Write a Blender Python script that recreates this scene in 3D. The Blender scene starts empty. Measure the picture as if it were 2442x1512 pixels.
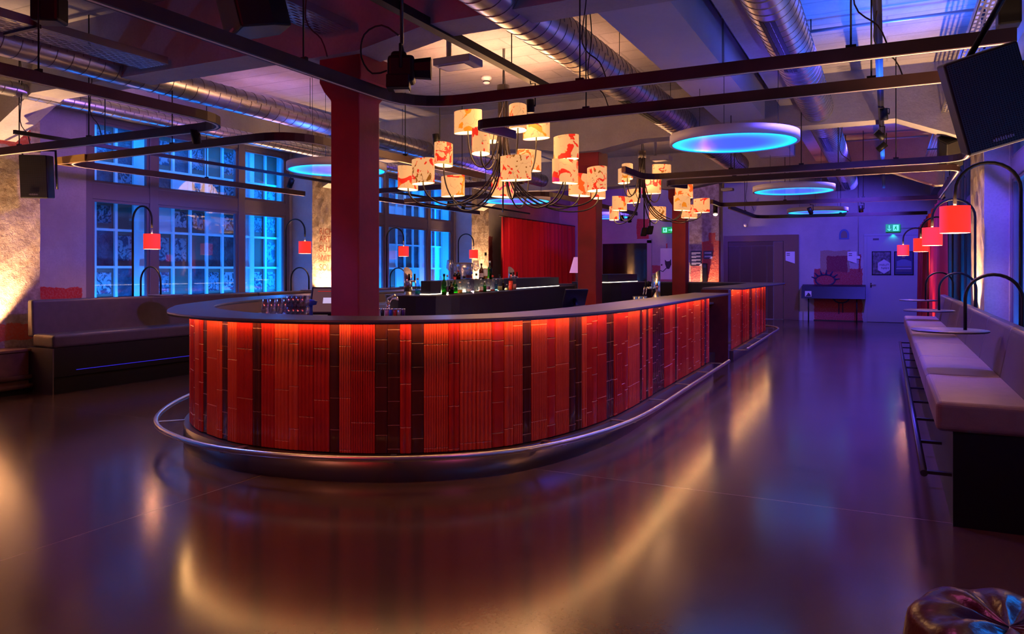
import bpy, math, random
from math import sin, cos, pi, sqrt, atan2, radians
from mathutils import Vector, Matrix
random.seed(7)
S = bpy.context.scene
COL = S.collection
# ---------------------------------------------------------------- camera
FPX, HY, CXP, EYE = 1790.0, 645.0, 1221.0, 1.45
TH = math.atan((2115 - 1221) / FPX); sT, cT = sin(TH), cos(TH)
cam = bpy.data.cameras.new('camera'); co = bpy.data.objects.new('camera', cam); COL.objects.link(co)
cam.sensor_width = 36; cam.lens = FPX / 2442 * 36; cam.shift_y = -(756 - HY) / 2442
cam.clip_start = .05; cam.clip_end = 200
co.location = (0, 0, EYE); co.rotation_euler = (pi / 2, 0, TH); S.camera = co
# ---------------------------------------------------------------- world, exposure
w = bpy.data.worlds.new('world'); S.world = w; w.use_nodes = True
w.node_tree.nodes['Background'].inputs[0].default_value = (.03, .035, .09, 1)
w.node_tree.nodes['Background'].inputs[1].default_value = .05
S.view_settings.view_transform = 'Standard'; S.view_settings.look = 'None'
S.view_settings.gamma = 1; S.view_settings.exposure = 0.0; S.view_settings.use_curve_mapping = False
S.cycles.use_denoising = True
S.cycles.max_bounces = 6; S.cycles.transparent_max_bounces = 12

def light(kind, loc, col, power, target=None, size=.2, size_y=None, angle=60, blend=.5, spread=None):
    L = bpy.data.lights.new(kind.lower() + '_light', kind); L.color = col; L.energy = power
    if kind == 'AREA':
        L.size = size
        if size_y: L.shape = 'RECTANGLE'; L.size_y = size_y
        if spread: L.spread = radians(spread)
    else: L.shadow_soft_size = size
    if kind == 'SPOT': L.spot_size = radians(angle); L.spot_blend = blend
    o = bpy.data.objects.new(L.name, L); COL.objects.link(o); o.location = loc
    if target is not None:
        o.rotation_euler = (Vector(target) - Vector(loc)).to_track_quat('-Z', 'Y').to_euler()
    return o
WARM, BLUE, VIO, RED, CYAN = (1, .55, .24), (.03, .14, 1), (.1, .06, 1), (1, .03, .05), (.0, .22, 1)
# lamps added without fixtures to wash the room: violet over the aisle, red near the first column, warm on the floor
light('SPOT', (-.2, 19.0, 3.6), VIO, 900, (-1.2, 23.2, .7), .15, angle=85)
light('SPOT', (-5.8, 17.5, 3.6), VIO, 500, (-6.3, 23.3, 1.8), .15, angle=90)
light('SPOT', (-.5, 14.5, 3.8), VIO, 1400, (-.6, 15.0, 0), .2, angle=120)
light('SPOT', (-.3, 8.2, 3.9), VIO, 1050, (-.2, 8.9, 0), .2, angle=115)
light('SPOT', (-6.9, 8.3, 3.2), BLUE, 420, (-8.6, 8.3, .6), .2, angle=100)
light('SPOT', (-6.9, 13.4, 3.2), VIO, 420, (-7.4, 13.4, .8), .2, angle=110)
light('SPOT', (-6.2, 6.4, 3.0), (.3, .12, 1), 240, (-9.9, 6.6, 2.3), .15, angle=85)
light('SPOT', (-6.6, 4.0, 3.3), BLUE, 260, (-5.4, 4.7, 1.1), .15, angle=60)
light('SPOT', (-2.9, 6.6, 3.4), VIO, 260, (-2.3, 6.6, 1.1), .15, angle=95)
light('SPOT', (-1.6, 7.6, 2.3), VIO, 230, (.85, 7.8, .85), .1, angle=95)
light('SPOT', (-.7, 3.4, 3.3), (.75, .1, .35), 60, (-.6, 4.2, 0), .2, angle=120)
light('SPOT', (-4.4, 1.0, 3.3), (1, .34, .2), 85, (-4.2, 2.2, 0), .2, angle=130)
light('POINT', (-3.4, 1.6, 3.1), (1, .01, .025), 42, size=.2)
light('SPOT', (-5.0, 2.4, 2.9), RED, 26, (-4.3, 5.25, 1.8), .12, angle=50)
light('SPOT', (-1.6, 6.8, 2.9), (.6, .02, .6), 45, (-4.2, 5.4, 2.0), .12, angle=50)
light('SPOT', (-3.0, 8.6, 2.95), RED, 36, (-4.2, 11.1, 2.0), .12, angle=55)
light('SPOT', (-3.2, 14.2, 2.95), RED, 40, (-4.2, 17.0, 2.0), .12, angle=55)
light('SPOT', (-7.9, 17.0, 2.3), (1, .04, .07), 120, (-9.3, 20.6, 1.4), .04, angle=90)
light('SPOT', (-6.8, 19.5, 2.6), (1, .03, .1), 70, (-9.3, 21.5, 1.6), .05, angle=80)
# uplights aimed at the slab between the beams
for (x, y, c_, p_) in ((-4.1, 8.0, (1, .42, .25), 330), (-4.1, 13.9, (1, .42, .28), 200), (-4.1, 20, (1, .55, .35), 90),
                       (.1, 8.3, (.02, .11, 1), 460), (.1, 13.8, (.02, .12, 1), 460), (.0, 19.8, (.03, .12, 1), 170),
                       (-7.8, 8.0, (.8, .3, .45), 80), (-7.6, 13.6, (.7, .25, .6), 80)):
    light('SPOT', (x, y, 3.02), c_, p_, (x, y, 4.1), .3, angle=150, blend=.8)

# ---------------------------------------------------------------- pixel helpers (photo pixel -> point on a known plane)
def ray(px, py):
    r = (px - CXP) / FPX
    return (r * cT - sT, cT + r * sT, -(py - HY) / FPX)
def atZ(px, py, z):
    d = ray(px, py); t = (z - EYE) / d[2]; return (d[0] * t, d[1] * t, z)
def atX(px, py, x):
    d = ray(px, py); t = x / d[0]; return (x, d[1] * t, EYE + d[2] * t)
def atY(px, py, y):
    d = ray(px, py); t = y / d[1]; return (d[0] * t, y, EYE + d[2] * t)
def atD(px, py, dd):
    d = ray(px, py); return (d[0] * dd, d[1] * dd, EYE + d[2] * dd)

# ---------------------------------------------------------------- materials
MATS = {}
def newmat(name):
    m = bpy.data.materials.new(name); m.use_nodes = True; MATS[name] = m
    return m, m.node_tree, m.node_tree.nodes['Principled BSDF']
def N(nt, t, **k):
    n = nt.nodes.new(t)
    for a, b in k.items(): setattr(n, a, b)
    return n
def simple(name, col, rough=.5, metal=0, em=None, es=0, noise=0, nscale=6, bump=0, bscale=60, alpha=None, trans=0, spec=None, coat=0):
    m, nt, b = newmat(name)
    b.inputs['Base Color'].default_value = (*col, 1); b.inputs['Roughness'].default_value = rough
    b.inputs['Metallic'].default_value = metal
    if spec is not None: b.inputs['Specular IOR Level'].default_value = spec
    if coat: b.inputs['Coat Weight'].default_value = coat; b.inputs['Coat Roughness'].default_value = .1
    if em: b.inputs['Emission Color'].default_value = (*em, 1); b.inputs['Emission Strength'].default_value = es
    if trans: b.inputs['Transmission Weight'].default_value = trans; b.inputs['IOR'].default_value = 1.45
    if alpha is not None: b.inputs['Alpha'].default_value = alpha
    tc = None
    if noise or bump: tc = N(nt, 'ShaderNodeTexCoord')
    if noise:
        nz = N(nt, 'ShaderNodeTexNoise'); nz.inputs['Scale'].default_value = nscale; nz.inputs['Detail'].default_value = 6
        nt.links.new(tc.outputs['Object'], nz.inputs[0])
        r = N(nt, 'ShaderNodeValToRGB'); r.color_ramp.elements[0].position = .3; r.color_ramp.elements[1].position = .7
        r.color_ramp.elements[0].color = (*[c * (1 - noise) for c in col], 1)
        r.color_ramp.elements[1].color = (*[min(1, c * (1 + noise)) for c in col], 1)
        nt.links.new(nz.outputs[0], r.inputs[0]); nt.links.new(r.outputs[0], b.inputs['Base Color'])
    if bump:
        nz = N(nt, 'ShaderNodeTexNoise'); nz.inputs['Scale'].default_value = bscale; nz.inputs['Detail'].default_value = 4
        nt.links.new(tc.outputs['Object'], nz.inputs[0])
        bp = N(nt, 'ShaderNodeBump'); bp.inputs['Strength'].default_value = bump; bp.inputs['Distance'].default_value = .02
        nt.links.new(nz.outputs[0], bp.inputs['Height']); nt.links.new(bp.outputs[0], b.inputs['Normal'])
    return m
def mixc(nt, fac, a, b_):
    m = N(nt, 'ShaderNodeMix', data_type='RGBA')
    for s_, v in ((m.inputs[0], fac), (m.inputs[6], a), (m.inputs[7], b_)):
        if isinstance(v, bpy.types.NodeSocket): nt.links.new(v, s_)
        else: s_.default_value = v if not isinstance(v, tuple) else (*v[:3], 1)
    return m.outputs[2]
def mth(nt, op, a, b_=None, clamp=False):
    m = N(nt, 'ShaderNodeMath', operation=op, use_clamp=clamp)
    for i, v in enumerate((a, b_)):
        if v is None: continue
        if isinstance(v, bpy.types.NodeSocket): nt.links.new(v, m.inputs[i])
        else: m.inputs[i].default_value = v
    return m.outputs[0]
def plaster(name, base, dark, rough=.85, bump=.3, bscale=8, axis=0, rects=(), nscale=1.5, blotch=.5, fine=40, edge=.04, streak=False, boards=0):
    """mottled concrete or plaster; rects = paint patches (u0,u1,z0,z1,colour) on the plane of 'axis' (u = X or Y)"""
    m, nt, b = newmat(name)
    g = N(nt, 'ShaderNodeNewGeometry'); P = g.outputs['Position']
    n1 = N(nt, 'ShaderNodeTexNoise'); n1.inputs['Scale'].default_value = nscale; n1.inputs['Detail'].default_value = 8; n1.inputs['Roughness'].default_value = .65
    nt.links.new(P, n1.inputs[0])
    n2 = N(nt, 'ShaderNodeTexNoise'); n2.inputs['Scale'].default_value = fine; n2.inputs['Detail'].default_value = 5
    nt.links.new(P, n2.inputs[0])
    r1 = N(nt, 'ShaderNodeMapRange'); r1.inputs[1].default_value = .35; r1.inputs[2].default_value = .35 + blotch; nt.links.new(n1.outputs[0], r1.inputs[0])
    col = mixc(nt, r1.outputs[0], dark, base)
    r2 = N(nt, 'ShaderNodeMapRange'); r2.inputs[1].default_value = .3; r2.inputs[2].default_value = .55; nt.links.new(n2.outputs[0], r2.inputs[0])
    col = mixc(nt, r2.outputs[0], mixc(nt, .5, col, dark), col)
    sx = N(nt, 'ShaderNodeSeparateXYZ'); nt.links.new(P, sx.inputs[0])
    n3 = N(nt, 'ShaderNodeTexNoise'); n3.inputs['Scale'].default_value = 3.5; n3.inputs['Detail'].default_value = 7; n3.inputs['Roughness'].default_value = .7
    nt.links.new(P, n3.inputs[0])
    wob = mth(nt, 'MULTIPLY', mth(nt, 'SUBTRACT', n3.outputs[0], .5), edge * 4)
    u = mth(nt, 'ADD', sx.outputs[axis], wob); z = mth(nt, 'ADD', sx.outputs[2], wob)
    def band(v, lo, hi):
        return mth(nt, 'MULTIPLY', mth(nt, 'GREATER_THAN', v, lo), mth(nt, 'LESS_THAN', v, hi))
    for (u0, u1, z0, z1, c) in rects:
        f = mth(nt, 'MULTIPLY', band(u, u0, u1), band(z, z0, z1))
        f = mth(nt, 'MULTIPLY', f, mth(nt, 'ADD', .72, mth(nt, 'MULTIPLY', r2.outputs[0], .28)))
        col = mixc(nt, f, col, c)
    hgt = n2.outputs[0]
    if boards:
        wv = N(nt, 'ShaderNodeTexBrick'); wv.inputs['Scale'].default_value = 1; wv.inputs['Brick Width'].default_value = 2.9; wv.inputs['Row Height'].default_value = boards
        wv.inputs['Mortar Size'].default_value = .012; wv.offset = .37
        wv.inputs['Color1'].default_value = (1, 1, 1, 1); wv.inputs['Color2'].default_value = (.8, .8, .8, 1); wv.inputs['Mortar'].default_value = (.45, .45, .45, 1)
        nt.links.new(P, wv.inputs[0])
        mm = N(nt, 'ShaderNodeMix', data_type='RGBA', blend_type='MULTIPLY'); mm.inputs[0].default_value = .55
        nt.links.new(col, mm.inputs[6]); nt.links.new(wv.outputs[0], mm.inputs[7]); col = mm.outputs[2]
    nt.links.new(col, b.inputs['Base Color'])
    b.inputs['Roughness'].default_value = rough
    n4 = N(nt, 'ShaderNodeTexNoise'); n4.inputs['Scale'].default_value = bscale; n4.inputs['Detail'].default_value = 8; n4.inputs['Roughness'].default_value = .7
    nt.links.new(P, n4.inputs[0])
    bp = N(nt, 'ShaderNodeBump'); bp.inputs['Strength'].default_value = bump; bp.inputs['Distance'].default_value = .06
    nt.links.new(n4.outputs[0], bp.inputs['Height']); nt.links.new(bp.outputs[0], b.inputs['Normal'])
    return m
REDP = (.42, .02, .02)
M = {}
M['concrete'] = plaster('ceiling_concrete', (.44, .41, .39), (.27, .25, .24), bump=.18, bscale=10, boards=.38)
M['beam'] = plaster('beam_concrete', (.46, .43, .41), (.3, .28, .27), bump=.18, bscale=10)
M['wallp'] = plaster('wall_plaster', (.5, .47, .46), (.33, .3, .3), axis=1, bump=.15, rects=[(5.5, 6.6, .3, 1.22, REDP), (9, 9.9, 0, 1.5, REDP), (11.4, 12.4, 0, 1.9, REDP), (17.3, 18.6, 0, 2.4, (.2, .02, .03))])
M['pillar'] = plaster('rough_pillar_plaster', (.6, .5, .4), (.3, .21, .15), axis=1, bump=1.0, bscale=14, nscale=6, fine=30, blotch=.3,
                      rects=[(3, 5.6, 2.95, 3.25, (.5, .06, .03)), (3, 5.8, .62, .82, (.55, .09, .05)), (3, 5.1, 1.88, 1.97, (.5, .12, .06))])
M['pilback'] = plaster('rough_back_pillar_plaster', (.6, .5, .42), (.3, .2, .16), axis=0, bump=1.0, bscale=14, nscale=7, fine=30, blotch=.3,
                       rects=[(-5.05, -4.5, 0, 2.35, (.6, .08, .05)), (-4.85, -4.65, 2.3, 2.6, (.6, .08, .05)), (-5.4, -5.1, 0, 1.6, (.45, .08, .1))])
M['wallback'] = plaster('back_wall_plaster', (.5, .48, .5), (.36, .34, .36), axis=0, bump=.12,
                        rects=[(-1.88, -.62, 0, 1.5, (.36, .03, .05)), (-1.72, -.95, 1.4, 2.02, (.33, .22, .16)), (-1.55, -1.0, 1.4, 1.86, (.2, .02, .05)),
                               (-.72, -.66, 1.4, 1.9, (.3, .02, .04)), (-6.7, -6.1, 1.35, 1.62, (.35, .05, .07)), (-6.6, -6.0, 0, 1.4, (.4, .12, .16)),
                               (-6.25, -6.2, 1.4, 2.3, (.5, .05, .05)), (-7.2, -6.8, 2.2, 3.1, (.45, .03, .04))])
M['redcol'] = simple('red_column_paint', (.24, .008, .014), .6, noise=.2, nscale=3, bump=.1, bscale=20)
M['black'] = simple('matt_black', (.006, .006, .007), .5, spec=.25)
M['dark'] = simple('dark_metal', (.03, .024, .026), .4, metal=.3)
M['rail'] = simple('dark_bronze_track', (.035, .014, .015), .5, metal=.2, noise=.3, nscale=5)
M['railbrass'] = simple('brass_track_end', (.4, .25, .07), .4, metal=.4)
M['frame'] = simple('mauve_grey_frame', (.16, .13, .16), .5)
M['frame2'] = simple('pale_steel_lattice', (.6, .62, .62), .55)
M['steel'] = simple('brushed_steel', (.6, .58, .58), .3, metal=1)
M['chrome'] = simple('chrome', (.8, .8, .8), .12, metal=1)
M['duct'] = simple('galvanised_sheet', (.62, .62, .65), .3, metal=1, noise=.16, nscale=2.5, bump=.08, bscale=5)
M['seam'] = simple('duct_seam', (.2, .19, .2), .45, metal=.8)
M['ductw'] = plaster('painted_duct', (.5, .48, .5), (.42, .4, .43), bump=.03)
M['traym'] = simple('tray_zinc', (.3, .29, .32), .4, metal=.7)
M['navy'] = simple('dark_blue_laminate', (.008, .009, .03), .45, noise=.15)
M['brown'] = simple('brown_laminate', (.15, .11, .1), .45)
M['counter'] = simple('dark_linoleum_top', (.075, .07, .085), .38, noise=.12, nscale=30)
M['leather'] = simple('dark_leather', (.05, .038, .045), .45, bump=.15, bscale=220, noise=.12, nscale=12)
M['leatherseat'] = simple('tan_leather', (.17, .11, .09), .5, bump=.15, bscale=220, noise=.1, nscale=12)
M['pouf'] = simple('oxblood_leather', (.07, .006, .01), .28, bump=.1, bscale=60)
M['wood'] = simple('dark_ledge_wood', (.1, .05, .03), .45, noise=.3, nscale=9)
M['door'] = simple('grey_steel_door', (.32, .32, .36), .45)
M['lift'] = simple('brown_lift_metal', (.13, .065, .06), .4, metal=.2)
M['liftdoor'] = simple('dark_lift_door', (.06, .02, .022), .4, metal=.2)
M['white'] = simple('white_paint', (.75, .73, .75), .5)
M['paper'] = simple('white_card', (.7, .7, .72), .6)
M['paperb'] = simple('black_card', (.015, .015, .02), .5)
M['ink'] = simple('dark_ink', (.02, .02, .03), .6)
M['graf'] = simple('blue_black_spray', (.015, .02, .09), .6)
M['grafp'] = simple('red_crayon', (.25, .06, .04), .7)
M['posterw'] = simple('poster_pale', (.55, .55, .6), .4)
M['posterd'] = simple('poster_photo', (.1, .09, .12), .35, noise=.9, nscale=14)
M['posterp'] = simple('poster_navy', (.02, .03, .12), .35)
M['skin'] = simple('poster_skin', (.2, .12, .11), .5)
M['led'] = simple('warm_led_strip', (1, .8, .5), .5, em=(1, .5, .18), es=44)
M['ledw'] = simple('white_led_strip', (1, .9, .7), .5, em=(1, .8, .55), es=9)
M['ledr'] = simple('track_led_line', (1, .8, .6), .5, em=(1, .6, .35), es=.02)
M['ring'] = None
M['redshade'] = simple('red_fabric_shade', (.7, .04, .03), .8, em=(1, .035, .02), es=.95, bump=.1, bscale=300)
M['bulb'] = simple('bulb_glow', (1, .8, .6), .5, em=(1, .55, .3), es=6)
M['bulbw'] = simple('bright_bulb', (1, .9, .7), .5, em=(1, .75, .4), es=14)
M['uplamp'] = simple('uplight_lens', (1, .9, .7), .5, em=(1, .72, .38), es=22)
M['shadein'] = simple('shade_lining', (1, .9, .7), .7, em=(1, .62, .27), es=2.2)
M['lilac'] = simple('lilac_lamp_shade', (.6, .35, .55), .7, em=(.8, .3, .65), es=.6)
M['green'] = simple('green_exit_panel', (.0, .3, .06), .4, em=(.0, .35, .045), es=.8)
M['signw'] = simple('exit_pictogram', (.5, .9, .8), .4, em=(.12, .9, .6), es=1.0)
M['screen'] = simple('till_screen', (.05, .03, .04), .25, em=(.3, .13, .13), es=.28)
M['screenw'] = simple('till_window', (.6, .6, .7), .3, em=(.5, .45, .6), es=.9)
M['screenr'] = simple('till_red_line', (.6, .0, .0), .3, em=(.5, .02, .02), es=.6)
M['bluep'] = simple('blue_plastic', (.02, .06, .5), .35)
M['cable'] = simple('black_cable', (.015, .012, .012), .5)
M['pipe'] = simple('grey_conduit', (.4, .38, .38), .4, metal=.4)
M['asphalt'] = simple('courtyard_ground', (.05, .05, .06), .8, noise=.3)
M['outside'] = plaster('courtyard_wall', (.1, .11, .14), (.04, .045, .06), bump=.1)
M['archp'] = simple('sign_blue_grey', (.04, .1, .3), .5)
M['archi'] = simple('sign_brown', (.14, .1, .09), .5)
def glassmat(name, col, rough=.03, thin=False, fac=.12):
    m = bpy.data.materials.new(name); m.use_nodes = True; nt = m.node_tree; nt.nodes.clear()
    o = N(nt, 'ShaderNodeOutputMaterial'); t = N(nt, 'ShaderNodeBsdfTransparent'); g = N(nt, 'ShaderNodeBsdfGlossy')
    t.inputs[0].default_value = (*col, 1); g.inputs['Roughness'].default_value = rough
    fr = N(nt, 'ShaderNodeLayerWeight'); fz = mth(nt, 'MULTIPLY', mth(nt, 'POWER', fr.outputs['Facing'], 4.0), .7)
    mx = N(nt, 'ShaderNodeMixShader'); nt.links.new(mth(nt, 'ADD', fz, fac, True), mx.inputs[0])
    nt.links.new(t.outputs[0], mx.inputs[1]); nt.links.new(g.outputs[0], mx.inputs[2]); nt.links.new(mx.outputs[0], o.inputs[0])
    return m
M['pane'] = glassmat('window_glass', (.88, .92, .95), .02, fac=.05)
M['darkpane'] = glassmat('dark_tinted_glass', (.25, .25, .25), .02, fac=.1)
M['glass'] = glassmat('drinking_glass', (.93, .93, .96), .16, fac=.3)
for nm, c in (('gclear', (.8, .84, .86)), ('ggreen', (.06, .42, .06)), ('gblue', (.3, .7, .85)), ('gamber', (.75, .3, .05)), ('gdark', (.1, .05, .03)), ('gpink', (.95, .4, .35)), ('gfrost', (.65, .6, .75))):
    M[nm] = glassmat('bottle_' + nm, c, .1, fac=.05)
M['liqr'] = simple('red_liqueur', (.5, .02, .02), .3); M['liqa'] = simple('amber_spirit', (.5, .18, .02), .3)
M['liqp'] = simple('pink_liqueur', (.9, .35, .28), .4); M['liqt'] = simple('turquoise_spirit', (.1, .55, .5), .3)
M['liqy'] = simple('yellow_spirit', (.75, .6, .25), .3)
M['label'] = simple('bottle_label', (.6, .55, .6), .6); M['labeld'] = simple('dark_bottle_label', (.1, .03, .12), .6)
M['labelr'] = simple('red_bottle_label', (.45, .03, .03), .6); M['cork'] = simple('cork', (.45, .25, .15), .8)

# floor: polished concrete with sawn joints
m, nt, b = newmat('polished_concrete'); M['floor'] = m
g = N(nt, 'ShaderNodeNewGeometry'); P = g.outputs['Position']
n1 = N(nt, 'ShaderNodeTexNoise'); n1.inputs['Scale'].default_value = 1.1; n1.inputs['Detail'].default_value = 9; n1.inputs['Roughness'].default_value = .7; nt.links.new(P, n1.inputs[0])
n2 = N(nt, 'ShaderNodeTexNoise'); n2.inputs['Scale'].default_value = 55; n2.inputs['Detail'].default_value = 4; nt.links.new(P, n2.inputs[0])
col = mixc(nt, n1.outputs[0], (.062, .03, .023), (.125, .068, .052))
col = mixc(nt, mth(nt, 'MULTIPLY', n2.outputs[0], .5), col, (.045, .026, .022))
sx = N(nt, 'ShaderNodeSeparateXYZ'); nt.links.new(P, sx.inputs[0])
def line(v, at_):
    return mth(nt, 'LESS_THAN', mth(nt, 'ABSOLUTE', mth(nt, 'SUBTRACT', v, at_)), .004)
jn = None
for v, a_ in ((sx.outputs[0], -3.96), (sx.outputs[1], 4.98), (sx.outputs[1], 11.0), (sx.outputs[1], 17.1), (sx.outputs[1], -1)):
    l = line(v, a_); jn = l if jn is None else mth(nt, 'MAXIMUM', jn, l)
col = mixc(nt, mth(nt, 'MULTIPLY', jn, .7), col, (.3, .24, .2))
nt.links.new(col, b.inputs['Base Color'])
nt.links.new(mth(nt, 'ADD', .13, mth(nt, 'MULTIPLY', n1.outputs[0], .08)), b.inputs['Roughness'])
b.inputs['Specular IOR Level'].default_value = .7

def glaze(name, c1, c2, rough=.2):
    m, nt, b = newmat(name)
    g = N(nt, 'ShaderNodeNewGeometry'); n = N(nt, 'ShaderNodeTexNoise'); n.inputs['Scale'].default_value = 7; n.inputs['Detail'].default_value = 5
    nt.links.new(g.outputs['Position'], n.inputs[0])
    nt.links.new(mixc(nt, n.outputs[0], c1, c2), b.inputs['Base Color'])
    b.inputs['Roughness'].default_value = rough; b.inputs['Coat Weight'].default_value = .25; b.inputs['Coat Roughness'].default_value = .08
    return m
M['tile'] = glaze('red_glazed_tile', (.36, .012, .007), (.6, .03, .013))
M['tile2'] = glaze('bright_red_glazed_tile', (.52, .04, .016), (.74, .09, .03), .25)
M['tiled'] = glaze('oxblood_glazed_tile', (.05, .01, .008), (.12, .02, .012), .15)
M['tedge'] = simple('tile_edge_glint', (.85, .34, .2), .25); M['tglintd'] = simple('dark_tile_edge_glint', (.45, .2, .14), .25)  # upper tile edges coloured pale to stand in for glints along the joints
M['grout'] = simple('tile_joint', (.3, .06, .05), .4)

# glowing ring-lamp glass: brighter near the rim, as the LEDs sit there
m, nt, b = newmat('ring_lamp_glow'); M['ring'] = m
tc = N(nt, 'ShaderNodeTexCoord'); sx = N(nt, 'ShaderNodeSeparateXYZ'); nt.links.new(tc.outputs['Object'], sx.inputs[0])
rr = mth(nt, 'SQRT', mth(nt, 'ADD', mth(nt, 'MULTIPLY', sx.outputs[0], sx.outputs[0]), mth(nt, 'MULTIPLY', sx.outputs[1], sx.outputs[1])))
mr = N(nt, 'ShaderNodeMapRange'); mr.inputs[1].default_value = .25; mr.inputs[2].default_value = .64; nt.links.new(rr, mr.inputs[0])
nt.links.new(mixc(nt, mth(nt, 'POWER', mr.outputs[0], 1.6), (.05, .11, 1), (.0, .42, 1.0)), b.inputs['Emission Color'])
nt.links.new(mth(nt, 'ADD', 1.2, mth(nt, 'MULTIPLY', mth(nt, 'POWER', mr.outputs[0], 2.0), 1.7)), b.inputs['Emission Strength'])
b.inputs['Base Color'].default_value = (.2, .25, .5, 1); b.inputs['Roughness'].default_value = .1

def shade_mat(i):
    """cream fabric lampshade printed with red and orange creatures"""
    m, nt, b = newmat('printed_shade_%d' % i)
    tc = N(nt, 'ShaderNodeTexCoord'); mp = N(nt, 'ShaderNodeMapping'); mp.inputs['Location'].default_value = (i * 1.37, i * 2.1, i * .77)
    mp.inputs['Scale'].default_value = (1, 1, 1)
    nt.links.new(tc.outputs['Object'], mp.inputs[0])
    n = N(nt, 'ShaderNodeTexNoise'); n.inputs['Scale'].default_value = (4.5, 7, 12, 5.5)[i % 4]; n.inputs['Detail'].default_value = 3.5; n.inputs['Distortion'].default_value = 1.2
    nt.links.new(mp.outputs[0], n.inputs[0])
    f = mth(nt, 'GREATER_THAN', n.outputs[0], (.55, .56, .57, .57)[i % 4])
    c = N(nt, 'ShaderNodeTexNoise'); c.inputs['Scale'].default_value = 3.5; nt.links.new(mp.outputs[0], c.inputs[0])
    ink = mixc(nt, mth(nt, 'GREATER_THAN', c.outputs[0], (.52, .6, .55, .48)[i % 4]), (.95, .03, .01), ((.95, .25, .01), (.75, .02, .12), (.35, .1, .01), (1, .12, .01))[i % 4])
    w_ = N(nt, 'ShaderNodeTexNoise'); w_.inputs['Scale'].default_value = 5; w_.inputs['Detail'].default_value = 2; nt.links.new(mp.outputs[0], w_.inputs[0])
    ln = mth(nt, 'LESS_THAN', mth(nt, 'ABSOLUTE', mth(nt, 'SUBTRACT', w_.outputs[0], .5)), .004)
    base = mixc(nt, mth(nt, 'MULTIPLY', ln, .6), (1, .46, .17), (.3, .12, .05))
    col = mixc(nt, f, base, ink)
    nt.links.new(col, b.inputs['Emission Color']); b.inputs['Emission Strength'].default_value = .86
    nt.links.new(mixc(nt, .7, col, (0, 0, 0)), b.inputs['Base Color']); b.inputs['Roughness'].default_value = .8
    return m
SH = [shade_mat(i) for i in range(8)]

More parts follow.
